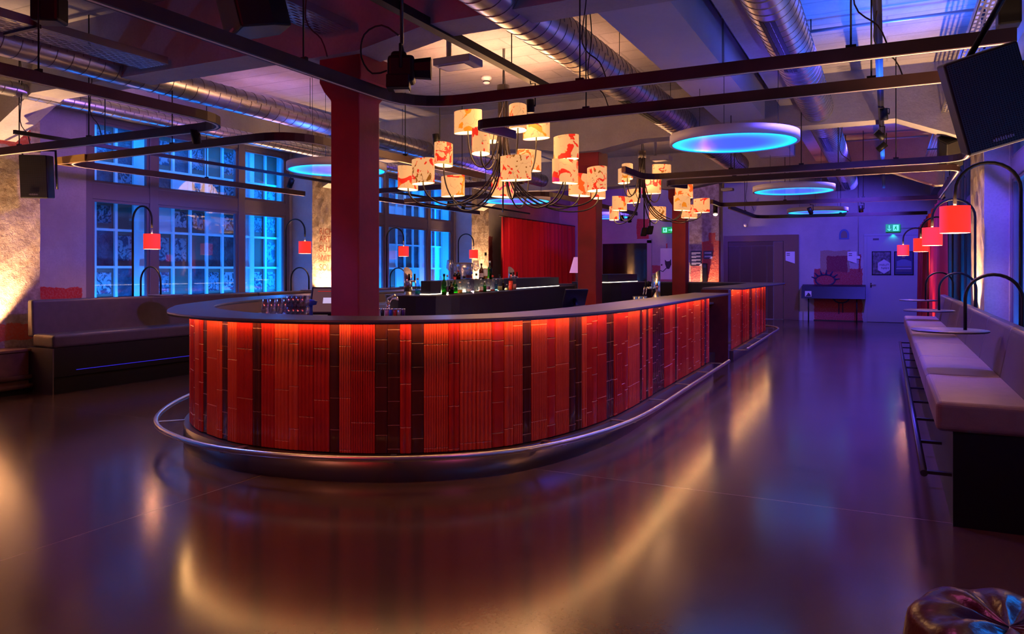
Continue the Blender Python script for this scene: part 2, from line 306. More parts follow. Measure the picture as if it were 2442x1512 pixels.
# ---------------------------------------------------------------- mesh helpers
ORG = {}
class MB:
    def __init__(s): s.v = []; s.f = []; s.m = []; s.sm = []
    def add(s, vs, fs, mi=0, smooth=False):
        o = len(s.v); s.v += [tuple(p) for p in vs]
        for f in fs: s.f.append([o + i for i in f]); s.m.append(mi); s.sm.append(smooth)
        return s
    def box(s, x0, x1, y0, y1, z0, z1, mi=0):
        v = [(x0, y0, z0), (x1, y0, z0), (x1, y1, z0), (x0, y1, z0), (x0, y0, z1), (x1, y0, z1), (x1, y1, z1), (x0, y1, z1)]
        return s.add(v, [(0, 3, 2, 1), (4, 5, 6, 7), (0, 1, 5, 4), (1, 2, 6, 5), (2, 3, 7, 6), (3, 0, 4, 7)], mi)
    def obox(s, c, ax, ay, az, mi=0):
        c, ax, ay, az = map(Vector, (c, ax, ay, az))
        v = [c + i * ax + j * ay + k * az for k in (-1, 1) for j, i in ((-1, -1), (-1, 1), (1, 1), (1, -1))]
        return s.add(v, [(0, 3, 2, 1), (4, 5, 6, 7), (0, 1, 5, 4), (1, 2, 6, 5), (2, 3, 7, 6), (3, 0, 4, 7)], mi)
    def prism(s, pts, z0, z1, mi=0, smooth=False):
        n = len(pts); v = [(p[0], p[1], z0) for p in pts] + [(p[0], p[1], z1) for p in pts]
        s.add(v, [(i, (i + 1) % n, n + (i + 1) % n, n + i) for i in range(n)], mi, smooth)
        s.add(v, [tuple(range(n - 1, -1, -1)), tuple(range(n, 2 * n))], mi)
        return s
    def extr(s, pts, d, mi=0):
        """closed polygon of 3-D points pushed by vector d"""
        n = len(pts); d = Vector(d); P_ = [Vector(p) for p in pts]; v = P_ + [p + d for p in P_]
        return s.add(v, [(i, (i + 1) % n, n + (i + 1) % n, n + i) for i in range(n)] + [tuple(range(n - 1, -1, -1)), tuple(range(n, 2 * n))], mi)
    def lathe(s, prof, c=(0, 0, 0), n=20, mi=0, sx=1, sy=1, rot=0, caps=True):
        v = []; k = len(prof)
        for i in range(n):
            a = 2 * pi * i / n
            for r, z in prof:
                x, y = r * cos(a) * sx, r * sin(a) * sy
                v.append((c[0] + x * cos(rot) - y * sin(rot), c[1] + x * sin(rot) + y * cos(rot), c[2] + z))
        f = [(i * k + j, ((i + 1) % n) * k + j, ((i + 1) % n) * k + j + 1, i * k + j + 1) for i in range(n) for j in range(k - 1)]
        s.add(v, f, mi, True)
        if caps:
            for j in (0, k - 1):
                if prof[j][0] > 1e-4:
                    ids = [i * k + j for i in range(n)]
                    s.add([v[q] for q in ids], [tuple(range(n)) if j else tuple(range(n - 1, -1, -1))], mi)
        return s
    def tube(s, pts, r, n=8, mi=0, closed=False):
        P_ = [Vector(p) for p in pts]; k = len(P_); v = []
        up0 = None
        for i, p in enumerate(P_):
            a = P_[i - 1] if (i or closed) else p; b_ = P_[(i + 1) % k] if (i < k - 1 or closed) else p
            t = (b_ - a)
            if t.length < 1e-9: t = Vector((0, 0, 1))
            t.normalize()
            if up0 is None:
                up0 = Vector((0, 0, 1)) if abs(t.z) < .9 else Vector((1, 0, 0))
            u = up0 - t * up0.dot(t)
            if u.length < 1e-5: u = t.orthogonal()
            u.normalize(); up0 = u; w_ = t.cross(u)
            rr_ = r[i] if isinstance(r, (list, tuple)) else r
            for j in range(n):
                a_ = 2 * pi * j / n; v.append(p + u * (rr_ * cos(a_)) + w_ * (rr_ * sin(a_)))
        m_ = k if closed else k - 1
        f = [(i * n + j, i * n + (j + 1) % n, ((i + 1) % k) * n + (j + 1) % n, ((i + 1) % k) * n + j) for i in range(m_) for j in range(n)]
        s.add(v, f, mi, True)
        if not closed:
            s.add(v[:n], [tuple(range(n - 1, -1, -1))], mi); s.add(v[-n:], [tuple(range(n))], mi)
        return s
    def cyl(s, a, b_, r, n=16, mi=0): return s.tube([a, b_], r, n, mi)
    def sweep(s, path, w_, h, mi=0, closed=False):
        """rectangular section w_ x h (z up from path) swept along a flat path"""
        k = len(path); v = []
        for i, p in enumerate(path):
            a = path[i - 1] if (i or closed) else p; b_ = path[(i + 1) % k] if (i < k - 1 or closed) else p
            tx, ty = b_[0] - a[0], b_[1] - a[1]; l = math.hypot(tx, ty) or 1; nx, ny = -ty / l, tx / l
            for (o_, z_) in ((-w_ / 2, 0), (w_ / 2, 0), (w_ / 2, h), (-w_ / 2, h)):
                v.append((p[0] + nx * o_, p[1] + ny * o_, p[2] + z_))
        m_ = k if closed else k - 1
        f = [(i * 4 + j, ((i + 1) % k) * 4 + j, ((i + 1) % k) * 4 + (j + 1) % 4, i * 4 + (j + 1) % 4) for i in range(m_) for j in range(4)]
        s.add(v, f, mi)
        if not closed: s.add(v[:4], [(0, 1, 2, 3)], mi); s.add(v[-4:], [(3, 2, 1, 0)], mi)
        return s
    def strip(s, A, B, mi=0, smooth=False):
        n = len(A); return s.add(list(A) + list(B), [(i, i + 1, n + i + 1, n + i) for i in range(n - 1)], mi, smooth)
    def build(s, name, mats, parent=None, bevel=0, seg=2, recalc=True, smoothall=False, weld=True):
        me = bpy.data.meshes.new(name); o0 = Vector(ORG.get(parent, (0, 0, 0)))
        me.from_pydata([tuple(Vector(p) - o0) for p in s.v], [], s.f)
        for q in (mats if isinstance(mats, (list, tuple)) else [mats]): me.materials.append(q)
        me.polygons.foreach_set('material_index', s.m)
        me.polygons.foreach_set('use_smooth', [x or smoothall for x in s.sm]); me.update()
        if recalc:
            import bmesh
            bm = bmesh.new(); bm.from_mesh(me); weld and bmesh.ops.remove_doubles(bm, verts=bm.verts, dist=1e-5)
            bmesh.ops.recalc_face_normals(bm, faces=bm.faces); bm.to_mesh(me); bm.free()
        o = bpy.data.objects.new(name, me); COL.objects.link(o)
        if parent is not None: o.parent = parent; ORG[o] = tuple(o0)
        if bevel:
            b_ = o.modifiers.new('bevel', 'BEVEL'); b_.width = bevel; b_.segments = seg; b_.limit_method = 'ANGLE'
        return o
def tag(o, label=None, cat=None, group=None, kind=None):
    if label: o['label'] = label
    if cat: o['category'] = cat
    if group: o['group'] = group
    if kind: o['kind'] = kind
    return o
def thing(name, loc, label, cat, group=None):
    o = bpy.data.objects.new(name, None); COL.objects.link(o); o.location = loc; o.empty_display_size = .1
    ORG[o] = tuple(loc); return tag(o, label, cat, group)
def struct(name, mb, mat, label, **k):
    return tag(mb.build(name, mat, **k), label, name.split('_')[0] if not name.startswith('trim') else 'trim', kind='structure')
def copy_tree(o, parent=None):
    c = o.copy(); COL.objects.link(c); c.parent = parent
    if parent is not None: c.matrix_parent_inverse = o.matrix_parent_inverse
    for ch in list(o.children): copy_tree(ch, c)
    return c
def catmull(pts, step=.04):
    out = []; P_ = [Vector(p) for p in pts]; n = len(P_)
    for i in range(n - 1):
        p0, p1, p2, p3 = P_[max(i - 1, 0)], P_[i], P_[i + 1], P_[min(i + 2, n - 1)]
        k = max(2, int((p2 - p1).length / step))
        for j in range(k):
            t = j / k
            out.append(.5 * ((2 * p1) + (-p0 + p2) * t + (2 * p0 - 5 * p1 + 4 * p2 - p3) * t * t + (-p0 + 3 * p1 - 3 * p2 + p3) * t ** 3))
    out.append(P_[-1]); return out
def resample(path, n):
    L = [0]
    for a, b_ in zip(path, path[1:]): L.append(L[-1] + (Vector(b_) - Vector(a)).length)
    out = []; j = 0
    for i in range(n):
        t = L[-1] * i / (n - 1)
        while j < len(L) - 2 and L[j + 1] < t: j += 1
        u = (t - L[j]) / max(L[j + 1] - L[j], 1e-9); out.append(Vector(path[j]).lerp(Vector(path[j + 1]), u))
    return out
def offset(path, d):
    out = []; k = len(path)
    for i, p in enumerate(path):
        a = path[max(i - 1, 0)]; b_ = path[min(i + 1, k - 1)]
        t = Vector((b_[0] - a[0], b_[1] - a[1])).normalized(); out.append(Vector((p[0] + t.y * d, p[1] - t.x * d)))
    return out
def arc(cx, cy, r, a0, a1, n=8):
    return [(cx + r * cos(a0 + (a1 - a0) * i / n), cy + r * sin(a0 + (a1 - a0) * i / n)) for i in range(n + 1)]
def roundpath(pts, r, n=7):
    """polyline with rounded corners (2-D)"""
    out = [Vector(pts[0])]
    for a, b_, c in zip(pts, pts[1:], pts[2:]):
        a, b_, c = Vector(a), Vector(b_), Vector(c); u = (a - b_).normalized(); v = (c - b_).normalized()
        rr_ = min(r, (a - b_).length * .49, (c - b_).length * .49); p, q = b_ + u * rr_, b_ + v * rr_
        for i in range(n + 1):
            t = i / n; out.append((1 - t) ** 2 * p + 2 * t * (1 - t) * b_ + t * t * q)
    out.append(Vector(pts[-1])); return out
def text(body, loc, size, mat, parent, rot, name='lettering', align='LEFT', ext=.001):
    c = bpy.data.curves.new(name, 'FONT'); c.body = body; c.size = size; c.extrude = ext; c.align_x = align
    c.materials.append(mat); o = bpy.data.objects.new(name, c); COL.objects.link(o)
    me = bpy.data.meshes.new_from_object(o.evaluated_get(bpy.context.evaluated_depsgraph_get())); bpy.data.objects.remove(o)
    o = bpy.data.objects.new(name, me); COL.objects.link(o)
    o.parent = parent; o.location = Vector(loc) - Vector(ORG.get(parent, (0, 0, 0))); o.rotation_euler = rot; return o
# ================================================================ SETTING
XL, XLW, XR, XRW, YB, YF, ZC, ZB = -9.4, -9.9, .98, 1.22, 23.4, -1.2, 4.1, 3.42
struct('floor', MB().box(-10.1, 1.6, YF, YB + .2, -.1, 0), M['floor'], 'polished grey-brown concrete floor of the bar room')
struct('ceiling', MB().box(-10.1, 1.6, YF, YB + .2, ZC, ZC + .15), M['concrete'], 'board-marked raw concrete ceiling slab')
# cross beams with haunches at columns and walls
def beam_profile():
    p = [(-10.0, ZB - .42), (-9.4, ZB - .42), (-8.5, ZB), (-5.2, ZB), (-4.5, ZB - .12), (-4.0, ZB - .12), (-3.3, ZB), (.1, ZB), (.85, ZB - .3), (1.4, ZB - .3)]
    return [(x, z) for x, z in p]
for i, y in enumerate((-.75, 5.25, 11.1, 17.0)):
    b_ = MB(); b_.extr([(x, y - .18, z) for x, z in beam_profile()] + [(1.4, y - .18, ZC), (-10, y - .18, ZC)], (0, .36, 0))
    struct('trim_%d' % (i + 1), b_, M['beam'], 'concrete ceiling beam across the room, ' + ['behind the camera', 'over the nearest red column', 'over the second red column', 'over the third red column'][i])
struct('trim_5', MB().box(-1.32, -1.05, YF, YB, 3.72, ZC), M['beam'], 'narrow lengthwise concrete rib beside the white box duct')
struct('trim_6', MB().box(-9.9, -9.5, YF, YB, 3.62, ZC), M['beam'], 'concrete lintel above the left windows')
struct('trim_7', MB().box(1.05, 1.4, YF, YB, 3.5, ZC), M['beam'], 'concrete lintel above the right windows')

# left wall: pillars, recesses, windows
def wall_side(side):
    L = side == 'left'
    xf, xw, xo = (XL, XLW, -10.06) if L else (XR, XRW, 1.42)
    wb = MB(); lo, hi = min(xw, xo), max(xw, xo)
    holes = [(.75, 4.7), (6.65, 10.6) if L else (5.95, 9.9), (12.55, 16.5) if L else (12.4, 16.35)]
    ys = [YF] + [v for h in holes for v in h] + [YB]
    for a, b_ in zip(ys[::2], ys[1::2]): wb.box(lo, hi, a, b_, 0, ZC)
    for a, b_ in holes:
        wb.box(lo, hi, a, b_, 0, .62); wb.box(lo, hi, a, b_, 3.62, ZC)
    struct('wall_' + side, wb, M['wallp'], 'plastered recessed wall between the windows on the %s' % side)
    for i, y in enumerate((5.25 if L else 5.2, 11.1, 17.0)):
        p = MB(); y0, y1 = (y - .45, y + .45)
        if i == 0 and L: y0 = 3.7; y1 = 5.72
        if not L: y0, y1 = ((y - .42, y + .42), (10.0, 11.5), (16.4, 17.5))[i]
        # gently uneven front face
        q = 8; zz = [ZC * k / 22 for k in range(23)]; yy = [y0 + (y1 - y0) * k / q for k in range(q + 1)]
        rnd = random.Random(i + 5 * L); s_ = -1 if L else 1
        g_ = [[(xf + s_ * rnd.uniform(0, .012), a, z) for a in yy] for z in zz]
        vs = [v for r in g_ for v in r]; n = q + 1
        p.add(vs, [(r * n + c, r * n + c + 1, (r + 1) * n + c + 1, (r + 1) * n + c) for r in range(22) for c in range(q)])
        for yy_ in (y0, y1):
            rr_ = [r[0 if yy_ == y0 else -1] for r in g_]
            p.add(rr_ + [(xw, yy_, z) for z in zz], [(k, k + 1, 23 + k + 1, 23 + k) for k in range(22)], 1)
        nm = {True: 'trim_%d', False: 'trim_%d'}[L] % (10 + i + 5 * (not L))
        struct(nm, p, [M['pillar'], M['wallp']], 'rough rendered wall pillar lit from below on the %s wall, %s' % (side, ('nearest the camera', 'between the first and second window', 'beyond the second window')[i]))
wall_side('left'); wall_side('right')
struct('wall_back', MB().box(-10.1, 1.6, YB, YB + .2, 0, ZC), M['wallback'], 'plastered back wall with faded red paint patches')
struct('wall_front', MB().box(-10.1, 1.6, YF - .2, YF, 0, ZC), M['wallback'], 'plastered wall behind the camera')
# columns
for i, y in enumerate((5.22, 11.14, 17.0)):
    b_ = MB(); x0, x1, y0, y1 = -4.4, -4.09, y, y + .3
    t = .07
    prof = [(0, 0), (0, 2.95), (t * .6, 3.02), (t, 3.1), (t, ZB - .1)]
    def ringz(o_, z): return [(x0 - o_, y0 - o_, z), (x1 + o_, y0 - o_, z), (x1 + o_, y1 + o_, z), (x0 - o_, y1 + o_, z)]
    R_ = [ringz(o_, z) for o_, z in prof]
    v = [q for r in R_ for q in r]
    b_.add(v, [(k * 4 + j, k * 4 + (j + 1) % 4, (k + 1) * 4 + (j + 1) % 4, (k + 1) * 4 + j) for k in range(len(R_) - 1) for j in range(4)])
    c_ = tag(b_.build('column', M['redcol'], bevel=.012), 'square dark red painted column ' + ('nearest the camera, inside the rounded bar end', 'behind the bottle island, second from the camera', 'farthest from the camera, near the lit back pillar')[i], 'column', kind='structure')

# windows ---------------------------------------------------------
def print_mat(i, c0, c1):
    m, nt, b = newmat('window_print_%d' % i)
    tc = N(nt, 'ShaderNodeNewGeometry'); n = N(nt, 'ShaderNodeTexNoise'); n.inputs['Scale'].default_value = 9 + 3 * i; n.inputs['Detail'].default_value = 4; n.inputs['Distortion'].default_value = 1.5
    nt.links.new(tc.outputs['Position'], n.inputs[0])
    r = N(nt, 'ShaderNodeMapRange'); r.inputs[1].default_value = .44; r.inputs[2].default_value = .54; nt.links.new(n.outputs[0], r.inputs[0])
    nt.links.new(mixc(nt, r.outputs[0], c0, c1), b.inputs['Base Color']); b.inputs['Roughness'].default_value = .8; return m
PR = [print_mat(0, (.03, .05, .08), (.34, .4, .44)), print_mat(1, (.05, .06, .1), (.2, .28, .32)), print_mat(2, (.02, .03, .05), (.16, .24, .3))]
M['border'] = simple('print_margin', (.17, .11, .08), .7); M['dimglass'] = simple('patterned_dark_glass', (.05, .07, .1), .2, bump=.8, bscale=25, noise=.5)
M['card'] = simple('brown_card_pane', (.16, .12, .09), .8)
def window(idx, side, y0, y1, where):
    L = side == 'left'; s_ = -1 if L else 1
    x = XLW if L else XRW; xi, xo = x + s_ * .0, x + s_ * .09
    a, b_ = min(xi, xo), max(xi, xo)
    w_ = tag(MB().box(a, b_, y0, y0 + .1, .62, 3.62).box(a, b_, y1 - .1, y1, .62, 3.62).box(a + .002, b_ - .002, y0 + .001, y1 - .001, .621, .72).box(a + .002, b_ - .002, y0 + .001, y1 - .001, 3.54, 3.619)
             .box(a + .003, b_ - .003, y0 + .001, y1 - .001, 2.45, 2.68).box(a - .01, b_ + .01, y0 + 1.0, y0 + 1.14, .623, 3.617).box(a - .01, b_ + .01, y0 + 2.72, y0 + 2.86, .623, 3.617)
             .build('window_%d' % idx, M['frame'], bevel=.008), 'tall three-light window with mauve-grey frame, %s' % where, 'window', kind='structure')
    xm = (a + b_) / 2
    for (u, v) in ((y0 + .1, y0 + 1.0), (y0 + 1.14, y0 + 2.72), (y0 + 2.86, y1 - .1)):
        for (z0, z1) in ((.72, 2.45), (2.68, 3.54)):
            MB().box(xm - .004, xm + .004, u, v, z0, z1).build('glass', M['pane'], w_)
            fr = MB().box(xm - .03, xm + .03, u, u + .035, z0, z1).box(xm - .03, xm + .03, v - .035, v, z0, z1).box(xm - .028, xm + .028, u + .001, v - .001, z0 + .001, z0 + .035).box(xm - .028, xm + .028, u + .001, v - .001, z1 - .035, z1 - .001)
            fr.build('sash', M['frame'], w_)
    # outer steel lattice with printed sheets behind it
    X = x + s_ * .52; lat = MB(); pan = MB()
    cols = max(1, round((y1 - y0 + .4) / .335)); rows = [.55, 1.0, 1.5, 2.06, 2.5, 3.05, 3.62]
    ya, yb = y0 - .2, y1 + .25; rnd = random.Random(idx * 3)
    for k in range(cols + 1):
        yy = ya + (yb - ya) * k / cols; wd = .05 if k in (4, 5, 10, 11) else .022
        lat.box(X - .02, X + .02, yy - wd, yy + wd, .5, 3.65)
    for z in rows: lat.box(X - .018, X + .018, ya + .001, yb - .001, z - .018, z + .018)
    step = (yb - ya) / cols
    for r in range(len(rows) - 1):
        for k in range(cols):
            u0 = ya + step * k; u1 = u0 + step; z0, z1 = rows[r], rows[r + 1]; Xp = X + s_ * .03
            kind = rnd.random() if idx in (1,) else rnd.random() * .45 + .6
            if k in (4, 10): pan.box(Xp, Xp + .004, u0, u1, z0, z1, 5); continue
            if kind < .75:
                pan.box(Xp, Xp + .004, u0, u1, z0, z1, 0 if kind < .62 else 6)
                if kind < .62: pan.box(Xp - s_ * .006 - .001, Xp - s_ * .006 + .001, u0 + .055, u1 - .055, z0 + .1, z1 - .08, 1 + rnd.randrange(3))
            elif kind < .96: pan.box(Xp, Xp + .004, u0, u1, z0, z1, 4)
            else: pan.box(Xp, Xp + .004, u0, u1, z0, z1, 5)
    lat.build('outer_lattice', M['frame2'], w_, weld=False); pan.build('printed_sheets', [M['border'], PR[0], PR[1], PR[2], M['dimglass'], M['frame2'], M['card']], w_, recalc=False)
    # reveal between the two window layers
    rv = MB(); c0, c1 = sorted((xo, X + s_ * .08))
    rv.box(c0, c1, ya - .1, ya, .4, 3.75).box(c0, c1, yb, yb + .1, .4, 3.75).box(c0, c1, ya, yb, .4, .5).box(c0, c1, ya, yb, 3.65, 3.75)
    rv.build('outer_reveal', M['frame2'], w_)
    bk = X + s_ * .12; MB().box(min(bk, bk + s_ * .03), max(bk, bk + s_ * .03), ya - .1, yb + .1, .4, 3.75).build('outer_blind', M['dimglass'], w_)
    xc = x + s_ * .3
    pw = 26 if L else 20
    light('AREA', (xo + s_ * .1, (y0 + y1) / 2, .7), CYAN, pw * 4, (X, (y0 + y1) / 2, 1.9), (y1 - y0), .08)
    o = light('AREA', (xc, yb - .06, 1.9), CYAN, pw * 3, (xc, y0, 1.9), .3, 2.6)
    o2 = light('AREA', (xo + s_ * .06, (y0 + y1) / 2, 3.56), CYAN, pw * 2, (X, (y0 + y1) / 2, 2.2), (y1 - y0), .08)
window(1, 'left', 6.65, 10.6, 'nearest on the left, prints behind its panes')
window(2, 'left', 12.55, 16.5, 'beyond the nearest red column on the left')
window(3, 'left', .75, 4.7, 'on the left beside the camera')
window(4, 'right', 5.95, 9.9, 'nearest on the right, behind the high bench')
window(5, 'right', 12.4, 16.35, 'farther along the high bench on the right')
window(6, 'right', .75, 4.7, 'on the right beside the camera')

# back wall: lift, door, dark window ------------------------------
y = YB
lift = tag(MB().box(-4.45, -2.72, y - .05, y, 2.32, 2.5).box(-4.45, -4.32, y - .05, y, 0, 2.32).box(-2.72, -2.3, y - .05, y, 0, 2.5).build('door_1', M['lift'], bevel=.005), 'brown metal lift entrance in the back wall', 'door', kind='structure')
for (u, v) in ((-4.32, -3.98), (-3.97, -3.64), (-3.63, -3.2), (-3.19, -3.02)):
    MB().box(u, v, y - .012, y - .002, .02, 2.18).build('door_panel', M['liftdoor'], lift)
MB().box(-3.0, -2.74, y - .025, y - .004, .02, 2.3).build('side_panel', M['lift'], lift)
MB().box(-4.32, -3.02, y - .02, y - .002, 2.19, 2.31).build('header_panel', M['liftdoor'], lift)
MB().box(-2.69, -2.66, y - .06, y - .05, 1.02, 1.06).build('call_button', M['chrome'], lift)
door = tag(MB().box(-.58, -.5, y - .06, y, 0, 2.42).box(.74, .8, y - .06, y, 0, 2.42).box(-.58, .8, y - .06, y, 2.421, 2.48).build('door_2', M['door'], bevel=.004), 'grey-blue steel door with two framed posters', 'door', kind='structure')
MB().box(-.5, .74, y - .045, y - .01, .01, 2.42).build('door_leaf', M['door'], door)
MB().cyl((-.4, y - .05, 1.05), (-.4, y - .1, 1.05), .012).cyl((-.4, y - .1, 1.05), (-.27, y - .1, 1.05), .01).build('door_handle', M['chrome'], door)
MB().box(-.42, -.38, y - .055, y - .045, .97, 1.1).build('handle_plate', M['dark'], door)
MB().box(-.35, -.2, y - .06, y - .045, 2.3, 2.35).build('door_closer', M['dark'], door)
dw = tag(MB().box(-8.5, -8.35, y - .05, y, .7, 2.42).box(-6.85, -6.7, y - .05, y, .7, 2.42).box(-8.5, -6.7, y - .05, y, 2.32, 2.46).box(-8.5, -6.7, y - .05, y, .6, .7).build('window_7', M['door'], bevel=.005), 'dark interior window in the back wall beyond the bar', 'window', kind='structure')
MB().box(-8.35, -6.85, y - .03, y - .02, .7, 2.32).build('glass', simple('dark_mirror_glass', (.02, .02, .022), .06, spec=.8), dw)
struct('trim_20', MB().box(-5.45, -4.55, y - .28, y, 0, ZC), [M['pilback']], 'rough rendered pillar of the back wall with red paint, lit from below')
struct('baseboard_back', MB().box(-1.9, -.6, y - .012, y, 0, .03), M['dark'], 'thin dark skirting on the back wall')

# ================================================================ BAR
TP = [(-6.9, 17.3), (-6.95, 13), (-6.8, 9), (-6.62, 7.2), (-6.3, 6.1), (-5.85, 5.2), (-5.4, 4.6), (-5.0, 4.28), (-4.55, 4.1), (-4.143, 4.02), (-3.665, 4.06), (-3.25, 4.18), (-2.88, 4.38), (-2.5, 4.75), (-2.28, 5.25), (-2.15, 5.9), (-2.12, 6.6), (-2.14, 7.6), (-2.17, 9), (-2.2, 10.5)]
tile_path = resample(catmull(TP, .05), 1400)
def flute_face(path, z0, z1, seed, name, parent):
    """vertical strips of glazed tile: fluted, flat or rounded, red or dark, with staggered joints"""
    rnd = random.Random(seed); L = [0]
    for a, b_ in zip(path, path[1:]): L.append(L[-1] + (b_ - a).length)
    T = L[-1]
    def at(s_):
        s_ = min(max(s_, 0), T); lo, hi = 0, len(L) - 1
        while hi - lo > 1:
            m_ = (lo + hi) // 2
            if L[m_] <= s_: lo = m_
            else: hi = m_
        u = (s_ - L[lo]) / (L[hi] - L[lo]); p = path[lo].lerp(path[hi], u); t = (path[hi] - path[lo]).normalized()
        return p, Vector((t.y, -t.x))
    mb = MB(); s_ = 0
    while s_ < T - .02:
        kind = rnd.choices(['fine', 'wide', 'flat', 'dark', 'mid'], [4, 3, 3, 3.4, 3])[0]
        reps = {'fine': rnd.choice((1, 1, 2, 2)), 'wide': rnd.choice((1, 1, 2)), 'flat': 1, 'dark': rnd.choice((1, 1, 2)), 'mid': 1}[kind]
        wd = {'fine': .085, 'wide': .12, 'flat': rnd.choice((.07, .1)), 'dark': .085, 'mid': .08}[kind]; hh = {'fine': .36, 'wide': .36, 'flat': .22, 'dark': .165, 'mid': .3}[kind]
        mi = {'fine': rnd.choice((0, 0, 1)), 'wide': rnd.choice((0, 1)), 'flat': rnd.choice((0, 0, 1)), 'dark': 2, 'mid': rnd.choice((0, 1, 2, 0))}[kind]
        if kind == 'flat' and rnd.random() < .2: mi = 2
        z_off = rnd.uniform(-hh, 0)
        for _ in range(reps):
            e = min(s_ + wd, T); n = {'fine': 5, 'wide': 4, 'mid': 2}.get(kind, 1); prof = []
            if kind in ('fine', 'wide', 'mid'):
                am = {'fine': .010, 'wide': .012, 'mid': .015}[kind]
                for r in range(n):
                    for q in range(5): prof.append((s_ + (e - s_) * (r + q / 5) / n, am * sin(pi * q / 5) ** .7))
                prof.append((e - .0008, 0))
            else:
                cv = -.006 if kind == 'dark' else .004
                prof = [(s_ + .001, 0), (s_ + .004, .005)] + [(s_ + .004 + (e - s_ - .008) * q / 4, .005 + cv * sin(pi * q / 4)) for q in range(1, 4)] + [(e - .004, .005), (e - .001, 0)]
            z = z0 + z_off
            while z < z1:
                a, b_ = max(z, z0), min(z + hh, z1); z += hh
                if b_ - a < .01: continue
                k = len(prof); PN = [at(q) for q, o_ in prof]
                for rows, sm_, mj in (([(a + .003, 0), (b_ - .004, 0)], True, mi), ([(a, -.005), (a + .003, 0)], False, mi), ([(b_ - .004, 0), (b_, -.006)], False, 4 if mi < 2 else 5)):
                    vs = [(p.x + nn.x * (o_ + dn), p.y + nn.y * (o_ + dn), zz) for zz, dn in rows for (p, nn), (q, o_) in zip(PN, prof)]
                    mb.add(vs, [(c, c + 1, k + c + 1, k + c) for c in range(k - 1)], mj, sm_)
            s_ = e
    A = [(*(p - Vector(((path[min(i + 1, len(path) - 1)] - path[max(i - 1, 0)]).normalized().y, -(path[min(i + 1, len(path) - 1)] - path[max(i - 1, 0)]).normalized().x)) * .004),) for i, p in enumerate(path)][::6]
    mb.strip([(p[0], p[1], z0) for p in A], [(p[0], p[1], z1) for p in A], 3)
    return mb.build(name, [M['tile'], M['tile2'], M['tiled'], M['grout'], M['tedge'], M['tglintd']], parent, recalc=False)
def bar_body(parent, path, zt, th, plin, outer, inner, seed, foot, brk):
    flute_face(path, plin + .005, zt - th, seed, 'tiled_front', parent)
    P_ = resample(path, 160); back = offset(P_, -.05)
    mb = MB(); mb.strip([(*p, plin) for p in offset(P_, -.012)], [(*p, zt - th) for p in offset(P_, -.012)]); mb.strip([(*p, .0) for p in back], [(*p, zt - th) for p in back])
    for k in (0, -1):
        a, b_ = P_[k], back[k]; mb.add([(*a, 0), (*b_, 0), (*b_, zt - th), (*a, zt - th)], [(0, 1, 2, 3)])
    mb.build('carcass', M['brown'], parent)
    po = offset(P_, .06); mb = MB(); mb.strip([(*p, 0) for p in po], [(*p, plin) for p in po], smooth=True); mb.strip([(*p, plin) for p in po], [(*p, plin) for p in back])
    mb.add([(*po[-1], 0), (*back[-1], 0), (*back[-1], plin), (*po[-1], plin)], [(0, 1, 2, 3)]); mb.add([(*po[0], 0), (*back[0], 0), (*back[0], plin), (*po[0], plin)], [(0, 1, 2, 3)])
    mb.build('plinth', simple('dark_steel_plinth', (.1, .075, .07), .3, metal=.75) if 'dark_steel_plinth' not in MATS else MATS['dark_steel_plinth'], parent)
    n = 200; O = resample(outer, n); I = resample(inner, n)
    mb = MB(); mb.strip([(*p, zt) for p in O], [(*p, zt) for p in I]); mb.strip([(*p, zt - th) for p in I], [(*p, zt - th) for p in O])
    mb.strip([(*p, zt - th) for p in O], [(*p, zt) for p in O], smooth=True); mb.strip([(*p, zt) for p in I], [(*p, zt - th) for p in I], smooth=True)
    for k in (0, -1): mb.add([(*O[k], zt - th), (*O[k], zt), (*I[k], zt), (*I[k], zt - th)], [(0, 1, 2, 3)])
    ctp = mb.build('countertop', M['counter'], parent)
    lp = offset(P_, .045); lq = offset(P_, .06)
    MB().strip([(*p, zt - th - .004) for p in lp], [(*p, zt - th - .004) for p in lq]).build('led_strip', M['led'], ctp, recalc=False)
    if foot:
        fp = offset(resample(foot, 160), .27); fr = MB().tube([(*p, .215) for p in fp], .021, 10).build('foot_rail', M['steel'], parent)
        base = offset(resample(foot, 160), .05)
        for k in brk:
            i = int(k * 159); a, b_ = base[i], fp[i]; d = (b_ - a); t = Vector((-d.y, d.x)).normalized() * .02; c = (a + b_) / 2
            MB().obox((c.x, c.y, .19), (d.x / 2, d.y / 2, 0), (t.x, t.y, 0), (0, 0, .004)).build('rail_bracket', M['steel'], fr)
bar = thing('bar_counter', (-4, 5, 0), 'long curved bar with red glazed tiles and foot rail, its rounded end nearest the camera', 'bar counter')
OUT = [(-7.25, 17.3), (-7.3, 13), (-7.3, 9.2), (-7.04, 6.88), (-6.46, 5.72), (-5.99, 4.96), (-5.65, 4.59), (-5.30, 4.26), (-4.95, 4.0), (-4.46, 3.8), (-4.1, 3.72), (-3.8, 3.70), (-3.42, 3.76), (-3.08, 3.88), (-2.72, 4.12), (-2.35, 4.55), (-2.07, 5.3), (-1.95, 6.1), (-1.94, 7), (-1.97, 8.4), (-2.0, 10.95)]
INN = [(-6.75, 17.3), (-6.8, 13), (-6.75, 9.2), (-6.5, 7.4), (-6.28, 6.3), (-5.98, 5.55), (-5.56, 4.98), (-5.1, 4.6), (-4.67, 4.38), (-4.32, 4.25), (-3.85, 4.18), (-3.35, 4.27), (-2.97, 4.52), (-2.67, 4.95), (-2.53, 5.6), (-2.49, 6.5), (-2.5, 8), (-2.5, 9.5), (-2.5, 10.95)]
